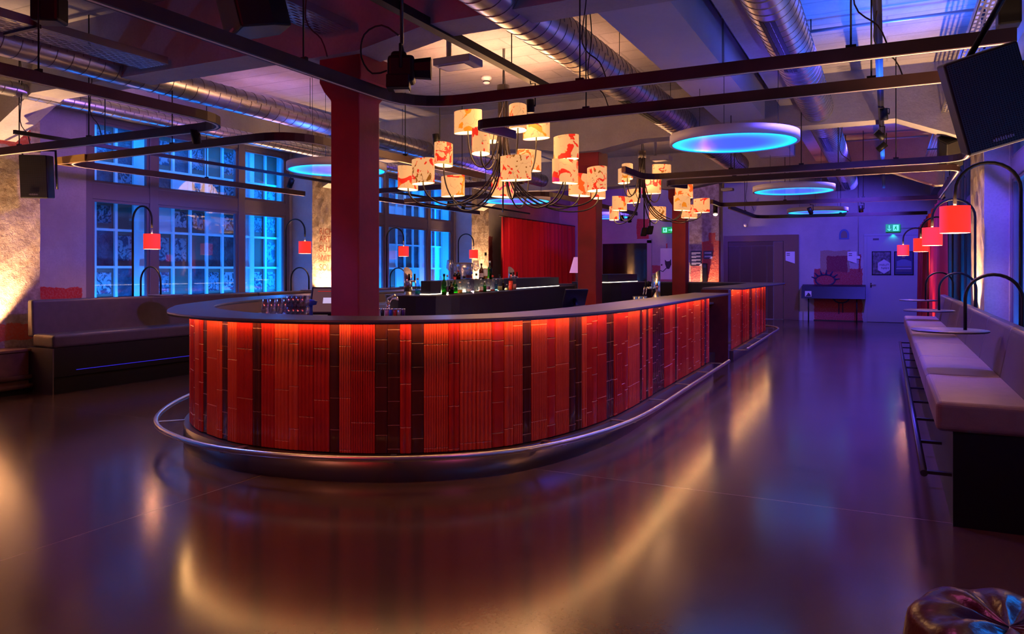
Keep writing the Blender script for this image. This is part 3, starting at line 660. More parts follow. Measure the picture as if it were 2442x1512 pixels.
bar_body(bar, tile_path, 1.128, .028, .18, catmull(OUT, .05), catmull(INN, .05), 11, tile_path, (.02, .1, .2, .3, .37, .435, .49, .545, .6, .655, .71, .757, .803, .85, .9, .95, .995))
# inner face and work surface behind the counter
inn = resample(catmull(INN, .05), 140); w0 = offset(inn, -.02); w1 = offset(inn, -.5)
MB().strip([(*p, .98) for p in inn], [(*p, 1.1) for p in inn], smooth=True).strip([(*p, .98) for p in offset(inn, .01)], [(*p, 1.1) for p in offset(inn, .01)], smooth=True).build('inner_panel', M['brown'], bar)
mb = MB(); mb.strip([(*p, .98) for p in offset(inn, .03)], [(*p, .98) for p in w1]); mb.strip([(*p, .1) for p in w1], [(*p, .98) for p in w1], smooth=True)
mb.build('work_surface', M['steel'], bar)
# second, slightly higher stretch beyond the gate
bar2 = thing('bar_counter', (-2.6, 15, 0), 'short raised bar stretch with red tiles beyond the dark gate, turning at the far end', 'bar counter')
T2 = [(-2.23, 12.15), (-2.26, 14), (-2.29, 15.6), (-2.31, 16.6), (-2.45, 17.15), (-2.85, 17.5), (-3.5, 17.62), (-5, 17.65), (-6.9, 17.5)]
tp2 = resample(catmull(T2, .05), 700)
O2 = resample(catmull([(-1.98, 12.0), (-1.99, 14), (-1.98, 15.8), (-1.95, 16.9), (-2.1, 17.6), (-2.7, 18.0), (-3.5, 18.1), (-5, 18.1), (-6.9, 17.95)], .05), 120)
I2 = resample(catmull([(-2.62, 12.0), (-2.62, 14), (-2.64, 15.6), (-2.68, 16.6), (-2.8, 17.0), (-3.1, 17.2), (-3.7, 17.25), (-5, 17.25), (-6.9, 17.1)], .05), 120)
bar_body(bar2, tp2, 1.178, .028, .18, O2, I2, 5, tp2[:430], (.02, .2, .4, .6, .85))
MB().strip([(*p, .0) for p in I2], [(*p, 1.15) for p in I2], smooth=True).build('inner_panel', M['navy'], bar2)
MB().box(-2.62, -2.2, 12.02, 12.12, 0, 1.15).build('end_panel', M['tiled'], bar2)
gate = thing('bar_gate', (-2.5, 11.4, 0), 'dark red low gate set back between the two bar stretches', 'gate')
MB().box(-2.6, -2.54, 10.55, 12.0, .18, .93).build('gate_leaf', M['liftdoor'], gate); MB().box(-2.62, -2.2, 11.9, 12.02, 0, 1.15).build('gate_post', M['tiled'], gate)
MB().box(-2.6, -2.4, 10.5, 12.0, 0, .17).build('gate_kick_plate', M['dark'], gate)
MB().box(-2.72, -2.42, 10.52, 11.9, .93, .955).build('shelf', M['brown'], gate)
pr = thing('receipt_printer', (-2.6, 11.0, .956), 'small pale card terminal on the shelf inside the bar gate', 'card reader')
MB().box(-2.68, -2.5, 10.75, 11.1, .956, 1.02).build('body', M['dark'], pr, bevel=.01); MB().box(-2.66, -2.52, 10.78, 11.0, 1.02, 1.035).build('keypad', M['paper'], pr)

# back-bar islands
def island(path, zt, label, riser, rz, nm='back_bar_island'):
    t = thing(nm, (path[0][0], path[0][1], 0), label, 'back bar')
    MB().prism(path, .1, zt - .03).build('body', M['navy'], t)
    cx = sum(p[0] for p in path) / len(path); cy = sum(p[1] for p in path) / len(path)
    MB().prism([(cx + (p[0] - cx) * 1.02, cy + (p[1] - cy) * 1.004) for p in path], zt - .03, zt).build('top', M['dark'], t)
    MB().prism([(cx + (p[0] - cx) * .93, cy + (p[1] - cy) * .985) for p in path], 0, .1).build('plinth', M['black'], t)
    MB().prism(riser, zt, zt + rz).build('raised_shelf', M['navy'], t, bevel=.004)
    k = len(riser); cx = sum(p[0] for p in riser) / k; cy = sum(p[1] for p in riser) / k
    o_ = [(*(Vector((p[0] - cx, p[1] - cy)) + Vector((p[0] - cx, p[1] - cy)).normalized() * .02 + Vector((cx, cy))), 0) for p in riser]
    MB().tube([(p[0], p[1], zt + .005) for p in o_], .004, 6, closed=True).build('led_strip', M['ledw'], t)
    return t
ILP = [(-4.66, 7.7), (-4.66, 7.9), (-4.72, 8.3), (-5.55, 13.9), (-6.1, 13.9), (-5.75, 8.2), (-5.65, 7.75), (-5.45, 7.5), (-5.2, 7.38), (-4.95, 7.38), (-4.75, 7.5)]
isl = island(ILP, 1.15, 'dark blue back-bar island crowded with bottles, behind the nearest red column', [(-5.17, 7.82), (-5.05, 7.85), (-5.05, 8.1), (-5.2, 8.5), (-5.3, 9.4), (-5.4, 10.5), (-5.68, 13.4), (-5.98, 13.4), (-5.76, 9.8), (-5.55, 9.0), (-5.28, 8.3), (-5.2, 7.9)], .17)
isl2 = island([(-4.75, 14.4), (-4.9, 14.2), (-5.5, 14.2), (-5.7, 14.4), (-5.7, 17.0), (-4.75, 17.0)], 1.2, 'dark blue back-bar island behind the second red column', [(-5.1, 14.6), (-5.5, 14.6), (-5.5, 16.6), (-5.1, 16.6)], .17)

# ================================================================ BENCHES
def cushion(mb, x0, x1, y0, y1, z0, z1, seg, axis='y'):
    n = seg
    for k in range(n):
        a = y0 + (y1 - y0) * k / n; b_ = y0 + (y1 - y0) * (k + 1) / n
        mb.box(x0, x1, a + .002, b_ - .002, z0, z1)
lb = thing('upholstered_bench', (-8.9, 5.41, 0), 'long dark leather bench with low plinth along the left windows', 'bench')
for (a, b_) in ((5.41, 9.0), (9.0, 12.6), (12.6, 16.3)):
    MB().box(-9.06, -8.65, a + .003, b_ - .003, .54, .7).build('seat_cushion', M['leather'], lb, bevel=.035, seg=4)
    MB().extr([(-9.16, a + .003, .66), (-9.04, a + .003, .66), (-9.06, a + .003, 1.1), (-9.16, a + .003, 1.1)], (0, b_ - a - .006, 0)).build('backrest', M['leather'], lb, bevel=.03, seg=4)
MB().box(-9.16, -8.67, 5.43, 16.28, .2, .54).box(-9.16, -8.7, 5.46, 16.28, .0, .2).build('plinth', M['black'], lb)
MB().box(-9.16, -8.665, 5.412, 5.43, 0, .54).build('end_panel', M['leather'], lb)
MB().box(-8.672, -8.664, 5.7, 16.2, .262, .268).build('light_line', simple('blue_light_line', (.05, .05, .6), .4, em=(.04, .03, 1), es=.55), lb)
rb = thing('upholstered_bench', (.6, 4.9, 0), 'high leather bench with tan seat running along the right windows', 'bench')
yy = [4.9, 6.2, 7.5, 8.8, 10.1, 11.4, 12.7, 14.0]
for a, b_ in zip(yy, yy[1:]):
    MB().box(.25, .8, a + .002, b_ - .002, .535, .705).build('seat_cushion', M['leatherseat'], rb, bevel=.03, seg=4)
    MB().extr([(.70, a + .002, .69), (.86, a + .002, .66), (.86, a + .002, 1.06), (.77, a + .002, 1.06)], (0, b_ - a - .004, 0)).build('backrest', M['leather'], rb, bevel=.025, seg=4)
MB().box(.335, .86, 4.92, 13.98, 0, .535).build('plinth', M['black'], rb)
fr = MB()
fr = fr.tube([(.193, 4.98, .27), (.193, 13.9, .27)], .02, 10).build('foot_rail', M['dark'], rb)
for k in range(11):
    yb_ = 5.02 + k * .88
    MB().box(.193, .34, yb_ - .018, yb_ + .018, .262, .28).build('rail_bracket', M['dark'], fr)

# arc lamps with table plates
def arc_lamp(px, x, y, sgn, label, base_z=0, H=2.26, reach=.42, sr=.104):
    t = thing('arc_lamp', (x, y, base_z), label, 'lamp', 'arc lamps with red shades')
    R_ = reach / 2; pts = [(x, y, base_z), (x, y, H - R_)] + [(x + sgn * (R_ - R_ * cos(a)), y, H - R_ + R_ * sin(a)) for a in [pi * k / 14 for k in range(1, 14)]] + [(x + sgn * reach, y, H - R_), (x + sgn * reach, y, H - .3)]
    MB().tube(pts, .0135, 8).build('arched_pole', M['black'], t)
    sx_ = x + sgn * reach; z1 = 1.94; z0 = 1.735
    mb = MB().lathe([(sr, z0), (sr, z1)], (sx_, y, 0), 28, 0, caps=False).lathe([(sr - .004, z0 + .001), (sr - .004, z1)], (sx_, y, 0), 28, 1, caps=False)
    sh = mb.build('lamp_shade', [M['redshade'], M['shadein']], t, recalc=False)
    MB().cyl((sx_, y, z1 - .02), (sx_, y, z1 + .06), .012, 10).build('socket', M['steel'], sh)
    MB().lathe([(.0, -.04), (.028, -.02), (.03, .01), (0, .04)], (sx_, y, z0 + .09), 12).build('bulb', M['bulb'], sh)
    light('POINT', (sx_, y, z0 + .04), (1, .42, .24), 13, size=.03)
    return t
def arc_table(x, y, sgn, label, zp=1.0, H=1.42, reach=.36, pr=.26):
    t = thing('arc_table', (x, y, 0), label, 'table', 'round table plates on arched stems')
    R_ = reach / 2; tz = zp
    pts = [(x, y, 0), (x, y, H - R_)] + [(x + sgn * (R_ - R_ * cos(a)), y, H - R_ + R_ * sin(a)) for a in [pi * k / 14 for k in range(1, 14)]] + [(x + sgn * reach, y, H - R_), (x + sgn * reach, y, tz)]
    MB().tube(pts, .0125, 8).build('arched_stem', M['black'], t)
    cx_ = x + sgn * (reach + .1)
    MB().lathe([(0, tz - .012), (pr - .008, tz - .012), (pr, tz - .006), (pr, tz), (pr - .006, tz + .004), (0, tz + .004)], (cx_, y, 0), 40).build('table_plate', M['counter'], t)
    return t
ORD = ['nearest the camera', 'second from the camera', 'third from the camera', 'farthest from the camera']
for i, y_ in enumerate((6.64, 9.85, 13.05, 16.3)):
    arc_lamp(0, .885 if i < 3 else .7, y_, -1, 'black arc lamp with red drum shade on the right bench, ' + ORD[i])
for i, y_ in enumerate((6.55, 9.7, 12.95, 13.7)):
    if i < 3: arc_table(.885, y_ , -1, 'black round table plate on an arched stem over the right bench, ' + ORD[i])
for i, (px, ps) in enumerate(((317, 366), (682, 725), (922, 961), (1093, 1131))):
    p = atX(px, 645, -9.2)
    arc_lamp(px, -9.2, p[1], 1, 'black arc lamp with red drum shade on the left bench, ' + ORD[i], base_z=0, H=2.32, reach=.42 if i else .38)
    if i < 3: arc_table(-9.2, p[1] + .12, 1, 'black round table plate on an arched stem over the left bench, ' + ORD[i], zp=1.12, H=1.5, reach=.4, pr=.22)

# ================================================================ CEILING SERVICES
def ceil_rods(t, pts, z0, z1=ZC, r=.006, name='suspension_rod', mat='black'):
    for (x, y) in pts: MB().cyl((x, y, z0), (x, y, z1), r, 6).build(name, M[mat], t)
def spiral_duct(x, z, r, y0, y1, label, pitch=.16, slots=(), hang=2.2):
    t = thing('spiral_duct', (x, y0, z), label, 'duct', 'round galvanised ducts')
    n = int((y1 - y0) / .5)
    MB().tube([(x, y0 + (y1 - y0) * k / n, z) for k in range(n + 1)], r, 40).build('duct_body', M['duct'], t)
    k = int((y1 - y0) / pitch); sm = MB()
    for i in range(k):     # raised spiral lock seam
        y = y0 + pitch * (i + .5)
        ring = [(x + (r + .0015) * cos(a), y + pitch * .5 * (a / pi - 1) * .45, z + (r + .0015) * sin(a)) for a in [2 * pi * q / 28 for q in range(29)]]
        sm.tube(ring, .0035, 4)
    sm.build('lock_seam', M['seam'], t)
    for (s0, s1) in slots:
        sl = MB()
        for a in (-1.9, -1.68, -1.46): sl.obox((x + (r + .002) * cos(a), (s0 + s1) / 2, z + (r + .002) * sin(a)), (.018 * -sin(a), 0, .018 * cos(a)), (0, (s1 - s0) / 2, 0), (.003 * cos(a), 0, .003 * sin(a)))
        sl.build('slot_diffuser', M['black'], t)
    y = y0 + .8
    while y < y1:
        ceil_rods(t, [(x, y)], z + r, r=.004, name='hanger'); y += hang
    return t
spiral_duct(-2.66, 3.57, .2, .6, 15.5, 'large round galvanised duct crossing the ceiling right of the chandeliers', slots=((8.2, 9.6), (11.8, 13)))
spiral_duct(-.84, 3.64, .2, .6, 20.5, 'large round galvanised duct with slot outlets over the right aisle', slots=((6.3, 8.0), (12.2, 13.6), (18.6, 20.2)))
spiral_duct(-7.1, 3.52, .145, .6, 15.8, 'mid-sized round galvanised duct over the left bench, the thicker of the two there', slots=((8.4, 9.8),))
spiral_duct(-8.62, 3.45, .085, 1.6, 17, 'thin round galvanised duct running in front of the left windows', pitch=.13)
bx = thing('box_duct', (-1.8, 3, 3.55), 'white rectangular ventilation duct between the two large round ducts', 'duct')
for (a, b_) in ((1.2, 4.55), (4.55, 7.9), (7.9, 11.3), (11.3, 14.6)):
    MB().box(-2.12, -1.52, a + .01, b_ - .01, 3.56, 4.03).build('duct_section', M['ductw'], bx)
    MB().box(-2.14, -1.50, b_ - .02, b_ + .02, 3.54, 4.05).build('flange', M['redcol'] if b_ < 5 else M['pipe'], bx)
def tray(x0, x1, z, y0, y1, label, flange=.07):
    t = thing('cable_tray', ((x0 + x1) / 2, y0, z), label, 'cable tray', 'perforated cable trays')
    mb = MB(); w_ = (x1 - x0); nx = max(4, int(w_ / .035)); ny = int((y1 - y0) / .11)
    # perforated bottom: bars left between staggered slots
    for k in range(nx + 1):
        xx = x0 + w_ * k / nx; mb.box(xx - .008, xx + .008, y0, y1, z, z + .002)
    for k in range(nx):
        xa, xb = x0 + w_ * k / nx + .008, x0 + w_ * (k + 1) / nx - .008
        y = y0 + (.055 if k % 2 else 0)
        while y < y1: mb.add([(xa, y, z + .001), (xb, y, z + .001), (xb, min(y + .04, y1), z + .001), (xa, min(y + .04, y1), z + .001)], [(0, 1, 2, 3)]); y += .11
    mb.build('perforated_bottom', M['traym'], t, recalc=False)
    for xx in (x0, x1): MB().box(xx - .003, xx + .003, y0, y1, z, z + flange).build('side_flange', M['traym'], t)
    y = y0 + .6
    while y < y1:
        MB().box(x0 - .03, x1 + .03, y - .02, y + .02, z - .02, z - .001).build('cross_bracket', M['dark'], t)
        MB().box(x1 + .01, x1 + .05, y - .02, y + .02, z - .02, ZC).build('hanger_channel', M['dark'], t); y += 2.6
tray(-6.52, -6.15, 3.42, .5, 4.95, 'long perforated cable tray above the left side of the room')
tray(-4.27, -3.96, 3.44, .3, 4.95, 'perforated cable tray above the big stage projector')
tray(.62, .84, 3.45, .5, 16, 'perforated cable tray along the right wall above the large speaker')
def track(pts, label, r=.5, z=2.75, rods=(), sharp=False, wires=()):
    P_ = [Vector(p) for p in pts] if sharp else roundpath(pts, r)
    t = thing('light_track', (P_[0].x, P_[0].y, z), label, 'light track', 'suspended dark light tracks')
    MB().sweep([(p.x, p.y, z) for p in P_], .055, .08).build('track_profile', M['rail'], t)
    MB().sweep([(p.x, p.y, z - .002) for p in P_], .018, .003).build('light_line', M['ledr'], t)
    for (x, y) in rods:
        MB().cyl((x, y, z + .08), (x, y, ZC), .006, 6).build('suspension_rod', M['black'], t)
        MB().box(x - .03, x + .03, y - .012, y + .012, z + .075, z + .1).build('hanger_clip', M['black'], t)
        if (x * 7 + y * 3) % 2 > .8:
            MB().tube(catmull([(x + .02, y, ZC - .3), (x + .05, y, z + .7), (x + .02, y, z + .35), (x + .15, y, z + .2), (x + .2, y, z + .08)], .04), .005, 6).build('power_cable', M['cable'], t)
    return t
track([(.66, 5.11), (-3.43, 5.11), (-3.43, .4)], 'nearest dark light track, its rounded corner in front of the nearest column', rods=((-.2, 5.11), (-2.0, 5.11), (-3.43, 2.2), (-3.43, 3.8)))
track([(.9, 5.97), (-3.38, 6.03), (-3.3, 6.65)], 'dark light track behind the nearest one, ending by the large chandelier', r=.12, rods=((-.1, 5.99), (-2.3, 6.02)))
track([(-5.28, .4), (-5.28, 5.0), (-9.3, 5.0)], 'dark light track with rounded corner at the upper left, over the left bench', r=.5, rods=((-5.28, 3.2), (-7.4, 5.0), (-8.6, 5.0)))
tD = track([(-9.1, 10.1), (-9.1, 5.76), (-5.25, 5.62), (-5.15, 9.4)], 'dark light track in front of the first left window with a brass-coloured corner', r=.45, rods=((-7.0, 5.69), (-5.18, 7.5), (-9.1, 8)))
MB().sweep([(-9.1, 5.95, 2.748), (-9.1, 5.74, 2.748), (-8.5, 5.72, 2.748)], .058, .084).build('brass_corner', M['railbrass'], tD)
track([(-8.5, 15.3), (-8.5, 10.35), (-4.9, 10.2)], 'dark light track before the second left window', r=.15, rods=((-6, 10.25), (-8.5, 12.5)))
track([(-5.3, 17.2), (-5.3, 11.9), (-8.3, 12.0)], 'dark light track deep in the room between island and left wall', r=.4, rods=((-6.5, 11.95),))
track([(-3.12, 9.55), (-3.12, 10.52), (.82, 10.42), (.86, 6.3)], 'dark light track from the small chandelier to the right wall, turning toward the large speaker', r=.3, rods=((-1.9, 10.48), (-1.0, 10.46), (.1, 10.44), (.84, 8.5)))
track([(-2.85, 11.9), (-3.1, 11.32), (.84, 11.22), (.84, 15.4)], 'dark light track just behind the one reaching the right wall by the second beam', r=.3, rods=((-2.0, 11.3), (-.6, 11.26), (.84, 13)))
track([(-3.05, 14.8), (-3.05, 15.62), (.84, 15.75)], 'thin-looking far light track before the lift entrance', r=.15, rods=((-1.8, 15.66), (-.4, 15.7)))
track([(-2.97, 16.2), (-2.93, 19.6), (.84, 19.9)], 'farthest dark light track, angled in front of the back wall', r=.4, rods=((-2.95, 18), (-1, 19.75)))
ct = thing('ceiling_track', (-.062, 2, 3.32), 'straight black spotlight track running lengthwise over the right aisle', 'light track')
MB().box(-.092, -.032, 1.5, 19, 3.32, 3.42).build('track_profile', M['black'], ct); MB().box(-.07, -.055, 1.5, 19, 3.315, 3.322).build('groove', M['navy'], ct)
ceil_rods(ct, [(-.062, y) for y in (3, 7, 9.5, 13, 15)], 3.42)
ct2 = thing('ceiling_track', (-2.3, 3, 3.35), 'straight black track crossing diagonally seen above the large chandelier', 'light track')
MB().box(-3.34, -3.26, 1.0, 7.6, 3.4, 3.47).build('track_profile', M['black'], ct2); ceil_rods(ct2, [(-3.3, y) for y in (2, 4.4, 6.6)], 3.47)
for i, (a, b_, l) in enumerate((((1929, 76), (2340, 35), 'nearest the camera'), ((2014, 338), (2215, 319), 'beyond the second beam'))):
    p, q = atZ(*a, 3.97), atZ(*b_, 3.97)
    t = thing('conduit', p, 'thin grey conduit under the ceiling slab over the right aisle, ' + l, 'pipe', 'ceiling conduits')
    MB().cyl(p, (q[0], p[1], p[2]), .018, 8).build('tube', M['pipe'], t); ceil_rods(t, [(p[0] + .02, p[1])], p[2], name='drop_rod')
# ring lamps
def ring_lamp(px, py, label, z=2.85):
    d = 1.4 * FPX / (HY - py); p = atD(px, py, d)
    t = thing('ring_lamp', (p[0], p[1], z), label, 'ceiling lamp', 'round blue glowing ceiling lamps')
    MB().lathe([(.66, 0), (.69, 0), (.69, .1), (0, .1)], (p[0], p[1], z), 56, caps=False).build('housing', M['white'], t)
    MB().lathe([(0, .008), (.66, .008)], (p[0], p[1], z), 56, caps=False).build('diffuser', M['ring'], t)
    for a in (.5, 2.6, 4.7):
        MB().cyl((p[0] + .5 * cos(a), p[1] + .5 * sin(a), z + .1), (p[0] + .5 * cos(a), p[1] + .5 * sin(a), ZC), .003, 5).build('suspension_wire', M['black'], t)
for px, py, l in ((1749, 343, 'largest round blue ring lamp over the right aisle'), (1892, 457, 'second round blue ring lamp over the right aisle'), (1949, 507, 'farthest round blue ring lamp over the right aisle, before the back wall'),
                  (804, 408, 'round blue ring lamp partly behind the nearest red column'), (1232, 481, 'round blue ring lamp low behind the large chandelier'), (1441, 519, 'round blue ring lamp behind the second red column')):
    ring_lamp(px, py, l)

# chandeliers -----------------------------------------------------
def chandelier(px, D0, ztop, zbot, shades, label, kx):
    p = atD(px, 645, D0); cx, cy = p[0], p[1]
    t = thing('chandelier', (cx, cy, zbot), label, 'chandelier')
    MB().lathe([(0, 0), (.075, 0), (.075, .13), (0, .13)], (cx, cy, ztop - .13), 20).build('canopy', M['dark'], t)
    for k in range(7):
        a = 2 * pi * k / 7; MB().cyl((cx + .05 * cos(a), cy + .05 * sin(a), zbot + .5 + .1 * (k % 3)), (cx + .05 * cos(a), cy + .05 * sin(a), ztop - .05), .014, 8).build('pole', M['dark'], t)
    MB().cyl((cx, cy, ztop), (cx, cy, ZC), .008, 6).build('suspension_rod', M['black'], t)
    MB().tube(catmull([(cx + .02, cy, ZC), (cx + .03, cy - .03, ztop + .2), (cx + .05, cy - .07, ztop - .2), (cx - .06, cy - .08, ztop - .5), (cx - .1, cy - .08, ztop - .75), (cx - .06, cy - .05, ztop - .9)]), .006, 6).build('power_cable', M['cable'], t)
    for i, (l, t_, r, b_) in enumerate(shades):
        h_px = b_ - t_; ds = .272 * FPX / h_px; ds = D0 + max(-.9, min(.95, (ds - D0) * .62))
        c = atD((l + r) / 2, b_ - h_px / 2, ds); H_ = h_px * ds / FPX; W_ = (r - l) * ds / FPX
        # oval drum: long axis .19, short .11; turned so that it shows its width
        a_, b__ = .19, .105; q = (W_ / 2) ** 2
        cc = max(0, min(1, (q - b__ ** 2) / (a_ ** 2 - b__ ** 2))); ang = math.acos(sqrt(cc)); view = atan2(cT - (0) * 1, 1) * 0 + TH + atan2(((l + r) / 2 - CXP), FPX) * -1
        ang = view + (ang if i % 2 else -ang)
        rnd = random.Random(i * 3 + kx); sc = W_ / 2 / sqrt(max(cc * a_ * a_ + (1 - cc) * b__ * b__, 1e-4))
        root = (c[0], c[1], c[2] - H_ / 2)
        R_ = a_ * sc; n_ = 32
        mb = MB().lathe([(R_, 0), (R_, H_)], root, n_, 0, 1, b__ / a_, ang, caps=False).lathe([(R_ - .004, .002), (R_ - .004, H_)], root, n_, 1, 1, b__ / a_, ang, caps=False)
        sh = mb.build('lamp_shade', [SH[(i + kx) % 8], M['shadein']], t, recalc=False)
        ax = Vector((cos(ang), sin(ang), 0))
        hi = zbot + 1.15 if root[2] > EYE + 1.15 and i < 5 else zbot + .62 + .05 * (i % 4)
        drop = max(.18, min(root[2], hi) - zbot + .02 - (.35 if hi > zbot + 1 else 0) ) * 1.15
        dvec = Vector((c[0] - cx, c[1] - cy)); u = dvec.normalized() * .05
        A = Vector((cx + u.x, cy + u.y, hi)); B = Vector((c[0], c[1], root[2] + .03)); zl = min(A.z, B.z) - drop * (1 if dvec.length > .5 else .8)
        pts = []
        for k in range(25):
            s_ = k / 24; C1 = Vector((A.x + dvec.x * .06, A.y + dvec.y * .06, zl)); C2 = Vector((B.x + dvec.x * .02, B.y + dvec.y * .02, zl))
            pts.append((1 - s_) ** 3 * A + 3 * (1 - s_) ** 2 * s_ * C1 + 3 * (1 - s_) * s_ * s_ * C2 + s_ ** 3 * B)
        MB().tube(pts, .0095, 8).build('curved_arm', M['dark'], t)
        MB().cyl(B, (B.x, B.y, B.z + H_ * .4), .018, 8).build('bulb', M['bulb'], sh)
    light('POINT', (cx, cy, zbot + 1.0), (1, .5, .22), 115 if kx == 0 else 70, size=.5)
    return t
BIG = [(1083, 265, 1149, 317), (1125, 309, 1168, 367), (1158, 295, 1190, 338), (1214, 253, 1256, 311), (1247, 281, 1311, 331), (1036, 343, 1080, 395), (982, 380, 1036, 438), (949, 399, 997, 452), (1052, 420, 1108, 468),
       (1172, 425, 1226, 470), (1193, 372, 1267, 430), (1231, 359, 1291, 407), (1320, 325, 1380, 381), (1317, 382, 1379, 437), (1400, 400, 1447, 455), (1356, 416, 1408, 467), (1410, 436, 1444, 473)]
SML = [(1474, 403, 1502, 437), (1483, 392, 1509, 427), (1530, 429, 1576, 462), (1556, 393, 1600, 425), (1495, 452, 1526, 484), (1460, 469, 1495, 502), (1453, 493, 1476, 525), (1548, 493, 1588, 524), (1610, 441, 1652, 473), (1607, 468, 1646, 502), (1654, 474, 1692, 507), (1625, 489, 1663, 520)]
chandelier(1200, 8.97, 3.66, 2.12, BIG, 'large chandelier of printed cream shades on curved dark arms over the island', 0)
chandelier(1531, 14.0, 3.68, 2.3, SML, 'smaller-looking second chandelier of printed shades beyond the second red column', 3)

# spots, speakers, projector --------------------------------------
def spot(p, label, zt=2.75, tilt=.3, r=.042, h=.13, yaw=0.):
    t = thing('track_spotlight', p, label, 'spotlight', 'small black track spotlights')
    d = Vector((sin(tilt) * cos(yaw), sin(tilt) * sin(yaw), -cos(tilt))); c = Vector(p)
    MB().cyl(c - d * h / 2, c + d * h / 2, r, 18).build('lamp_head', M['black'], t)
    MB().cyl(c + d * (h / 2), c + d * (h / 2 + .004), r * .8, 18).build('lens', M['dark'], t)
    MB().tube([(p[0] + r + .012, p[1], p[2]), (p[0] + r + .012, p[1], zt - .02), (p[0], p[1], zt - .02), (p[0], p[1], zt)], .007, 6).build('stem', M['black'], t)
    MB().cyl((p[0] + r + .015, p[1], p[2]), (p[0], p[1], p[2]), .01, 6).build('yoke', M['black'], t); return t
ct3 = thing('ceiling_track', (-8.0, 5, 2.85), 'thin straight black spotlight track before the left windows', 'light track')
MB().box(-8.018, -7.982, 4.6, 17, 2.85, 2.89).build('track_profile', M['black'], ct3); ceil_rods(ct3, [(-8, y) for y in (5.6, 9.6, 14)], 2.89)
for p_, zt, l, tl, yw in ((atY(467, 325, 5.0), 2.75, 'small black spotlight under the upper-left track', .4, 2.), (atX(693, 437, -8.0), 2.85, 'small black spotlight before the first left window, beside the ring lamp', .5, 3.),
        (atX(1070, 490, -8.0), 2.85, 'small black spotlight, left one of a pair by the second left window', .3, 3.), (atX(1105, 494, -8.0), 2.85, 'small black spotlight, right one of a pair by the second left window', .3, 3.), (atX(1265, 253, -3.3), 3.4, 'small black spotlight hanging in front of the large chandelier', .05, 1.),
        ((-5.3, atX(1483, 511, -5.3)[1], 2.62), 2.75, 'small black spotlight, left one of a pair under the small chandelier', .2, 1.), ((-5.3, atX(1501, 511, -5.3)[1], 2.62), 2.75, 'small black spotlight, right one of a pair under the small chandelier', .2, 1.),
        ((-.08, 10.75, 3.19), 3.32, 'black aisle spotlight, upper one of the crossed pair', .8, .3), ((-.06, 11.3, 3.12), 3.32, 'black aisle spotlight, lower one of the crossed pair', .9, 3.), ((-.03, 9.6, 3.24), 3.32, 'tiny black spotlight above the crossed pair over the aisle', .1, 1.),
        (atY(1932, 503, 15.7), 2.75, 'tiny black spotlight in front of the farthest ring lamp', .6, 1.), (atY(2053, 498, 15.73), 2.75, 'tiny black spotlight right of the farthest ring lamp', .1, 1.), (atZ(1040, 332, 3.1), ZC, 'black spotlight beside the thick duct left of the chandelier', .1, 1.)):
    spot(p_, l, zt, tl, yaw=yw)
sp = thing('track_spotlight', atZ(1706, 508, 2.62), 'lit bare-looking spotlight with white glow near the back pillar', 'spotlight')
p = atZ(1706, 508, 2.62); MB().lathe([(0, -.04), (.035, -.03), (.045, 0), (0, .01)], (p[0], p[1], p[2] - .02), 14).build('glowing_lens', M['bulbw'], sp); MB().cyl(p, (p[0], p[1], 2.8), .045, 12).build('lamp_head', M['black'], sp)
light('SPOT', (p[0], p[1], 2.5), WARM, 40, (-5, 23.2, 1.6), .05, angle=70)

def speaker(name, c, w_, h, dp, yaw, pitch, label, arms=True, roll=0):
    t = thing(name, c, label, 'speaker')
    Rm = Matrix.Rotation(yaw, 3, 'Z') @ Matrix.Rotation(pitch, 3, 'X') @ Matrix.Rotation(roll, 3, 'Y')
    def T(v): return Vector(c) + Rm @ Vector(v)
    mb = MB(); pl = [(-w_ / 2, -dp / 2), (w_ / 2, -dp / 2), (w_ / 2, dp * .1), (w_ * .32, dp / 2), (-w_ * .32, dp / 2), (-w_ / 2, dp * .1)]
    mb.extr([T((x, y, -h / 2)) for x, y in pl], T((0, 0, h / 2)) - T((0, 0, -h / 2))); mb.build('cabinet', M['black'], t, bevel=.012)
    g_ = MB(); nx, nz = 26, 44
    for i in range(nx + 1):
        x = -w_ * .46 + w_ * .92 * i / nx; g_.add([T((x - .0022, -dp / 2 - .006, -h * .47)), T((x + .0022, -dp / 2 - .006, -h * .47)), T((x + .0022, -dp / 2 - .006, h * .47)), T((x - .0022, -dp / 2 - .006, h * .47))], [(0, 1, 2, 3)])
    for i in range(nz + 1):
        z = -h * .47 + h * .94 * i / nz; g_.add([T((-w_ * .46, -dp / 2 - .006, z - .0022)), T((w_ * .46, -dp / 2 - .006, z - .0022)), T((w_ * .46, -dp / 2 - .006, z + .0022)), T((-w_ * .46, -dp / 2 - .006, z + .0022))], [(0, 1, 2, 3)])
    gr_ = g_.build('grille', simple('speaker_grille', (.035, .03, .03), .6, metal=.3) if 'speaker_grille' not in MATS else MATS['speaker_grille'], t, recalc=False)
    bd = MB()
    for i in range(9): x = -.045 + i * .011; hh = (.008, .013, .01, .015, .011, .014, .009, .012, .008)[i]; a = T((x, -dp / 2 - .01, -h * .41)); bd.obox(a, Rm @ Vector((.0032, 0, 0)), Rm @ Vector((0, .002, 0)), Rm @ Vector((0, 0, hh * .7)))
    bd.build('badge', M['frame'], gr_); return t, T
t, T = speaker('wall_speaker', (-8.93, 5.42, 2.55), .3, .5, .3, .62, .09, 'black loudspeaker hung on the lit left pillar')
MB().tube([T((-.17, 0, .12)), T((-.17, 0, .31)), T((.19, 0, .31)), T((.19, 0, -.14))], .014, 6).tube([T((0, .05, .31)), (-9.39, 5.3, 2.9)], .02, 8).build('mounting_yoke', M['black'], t)
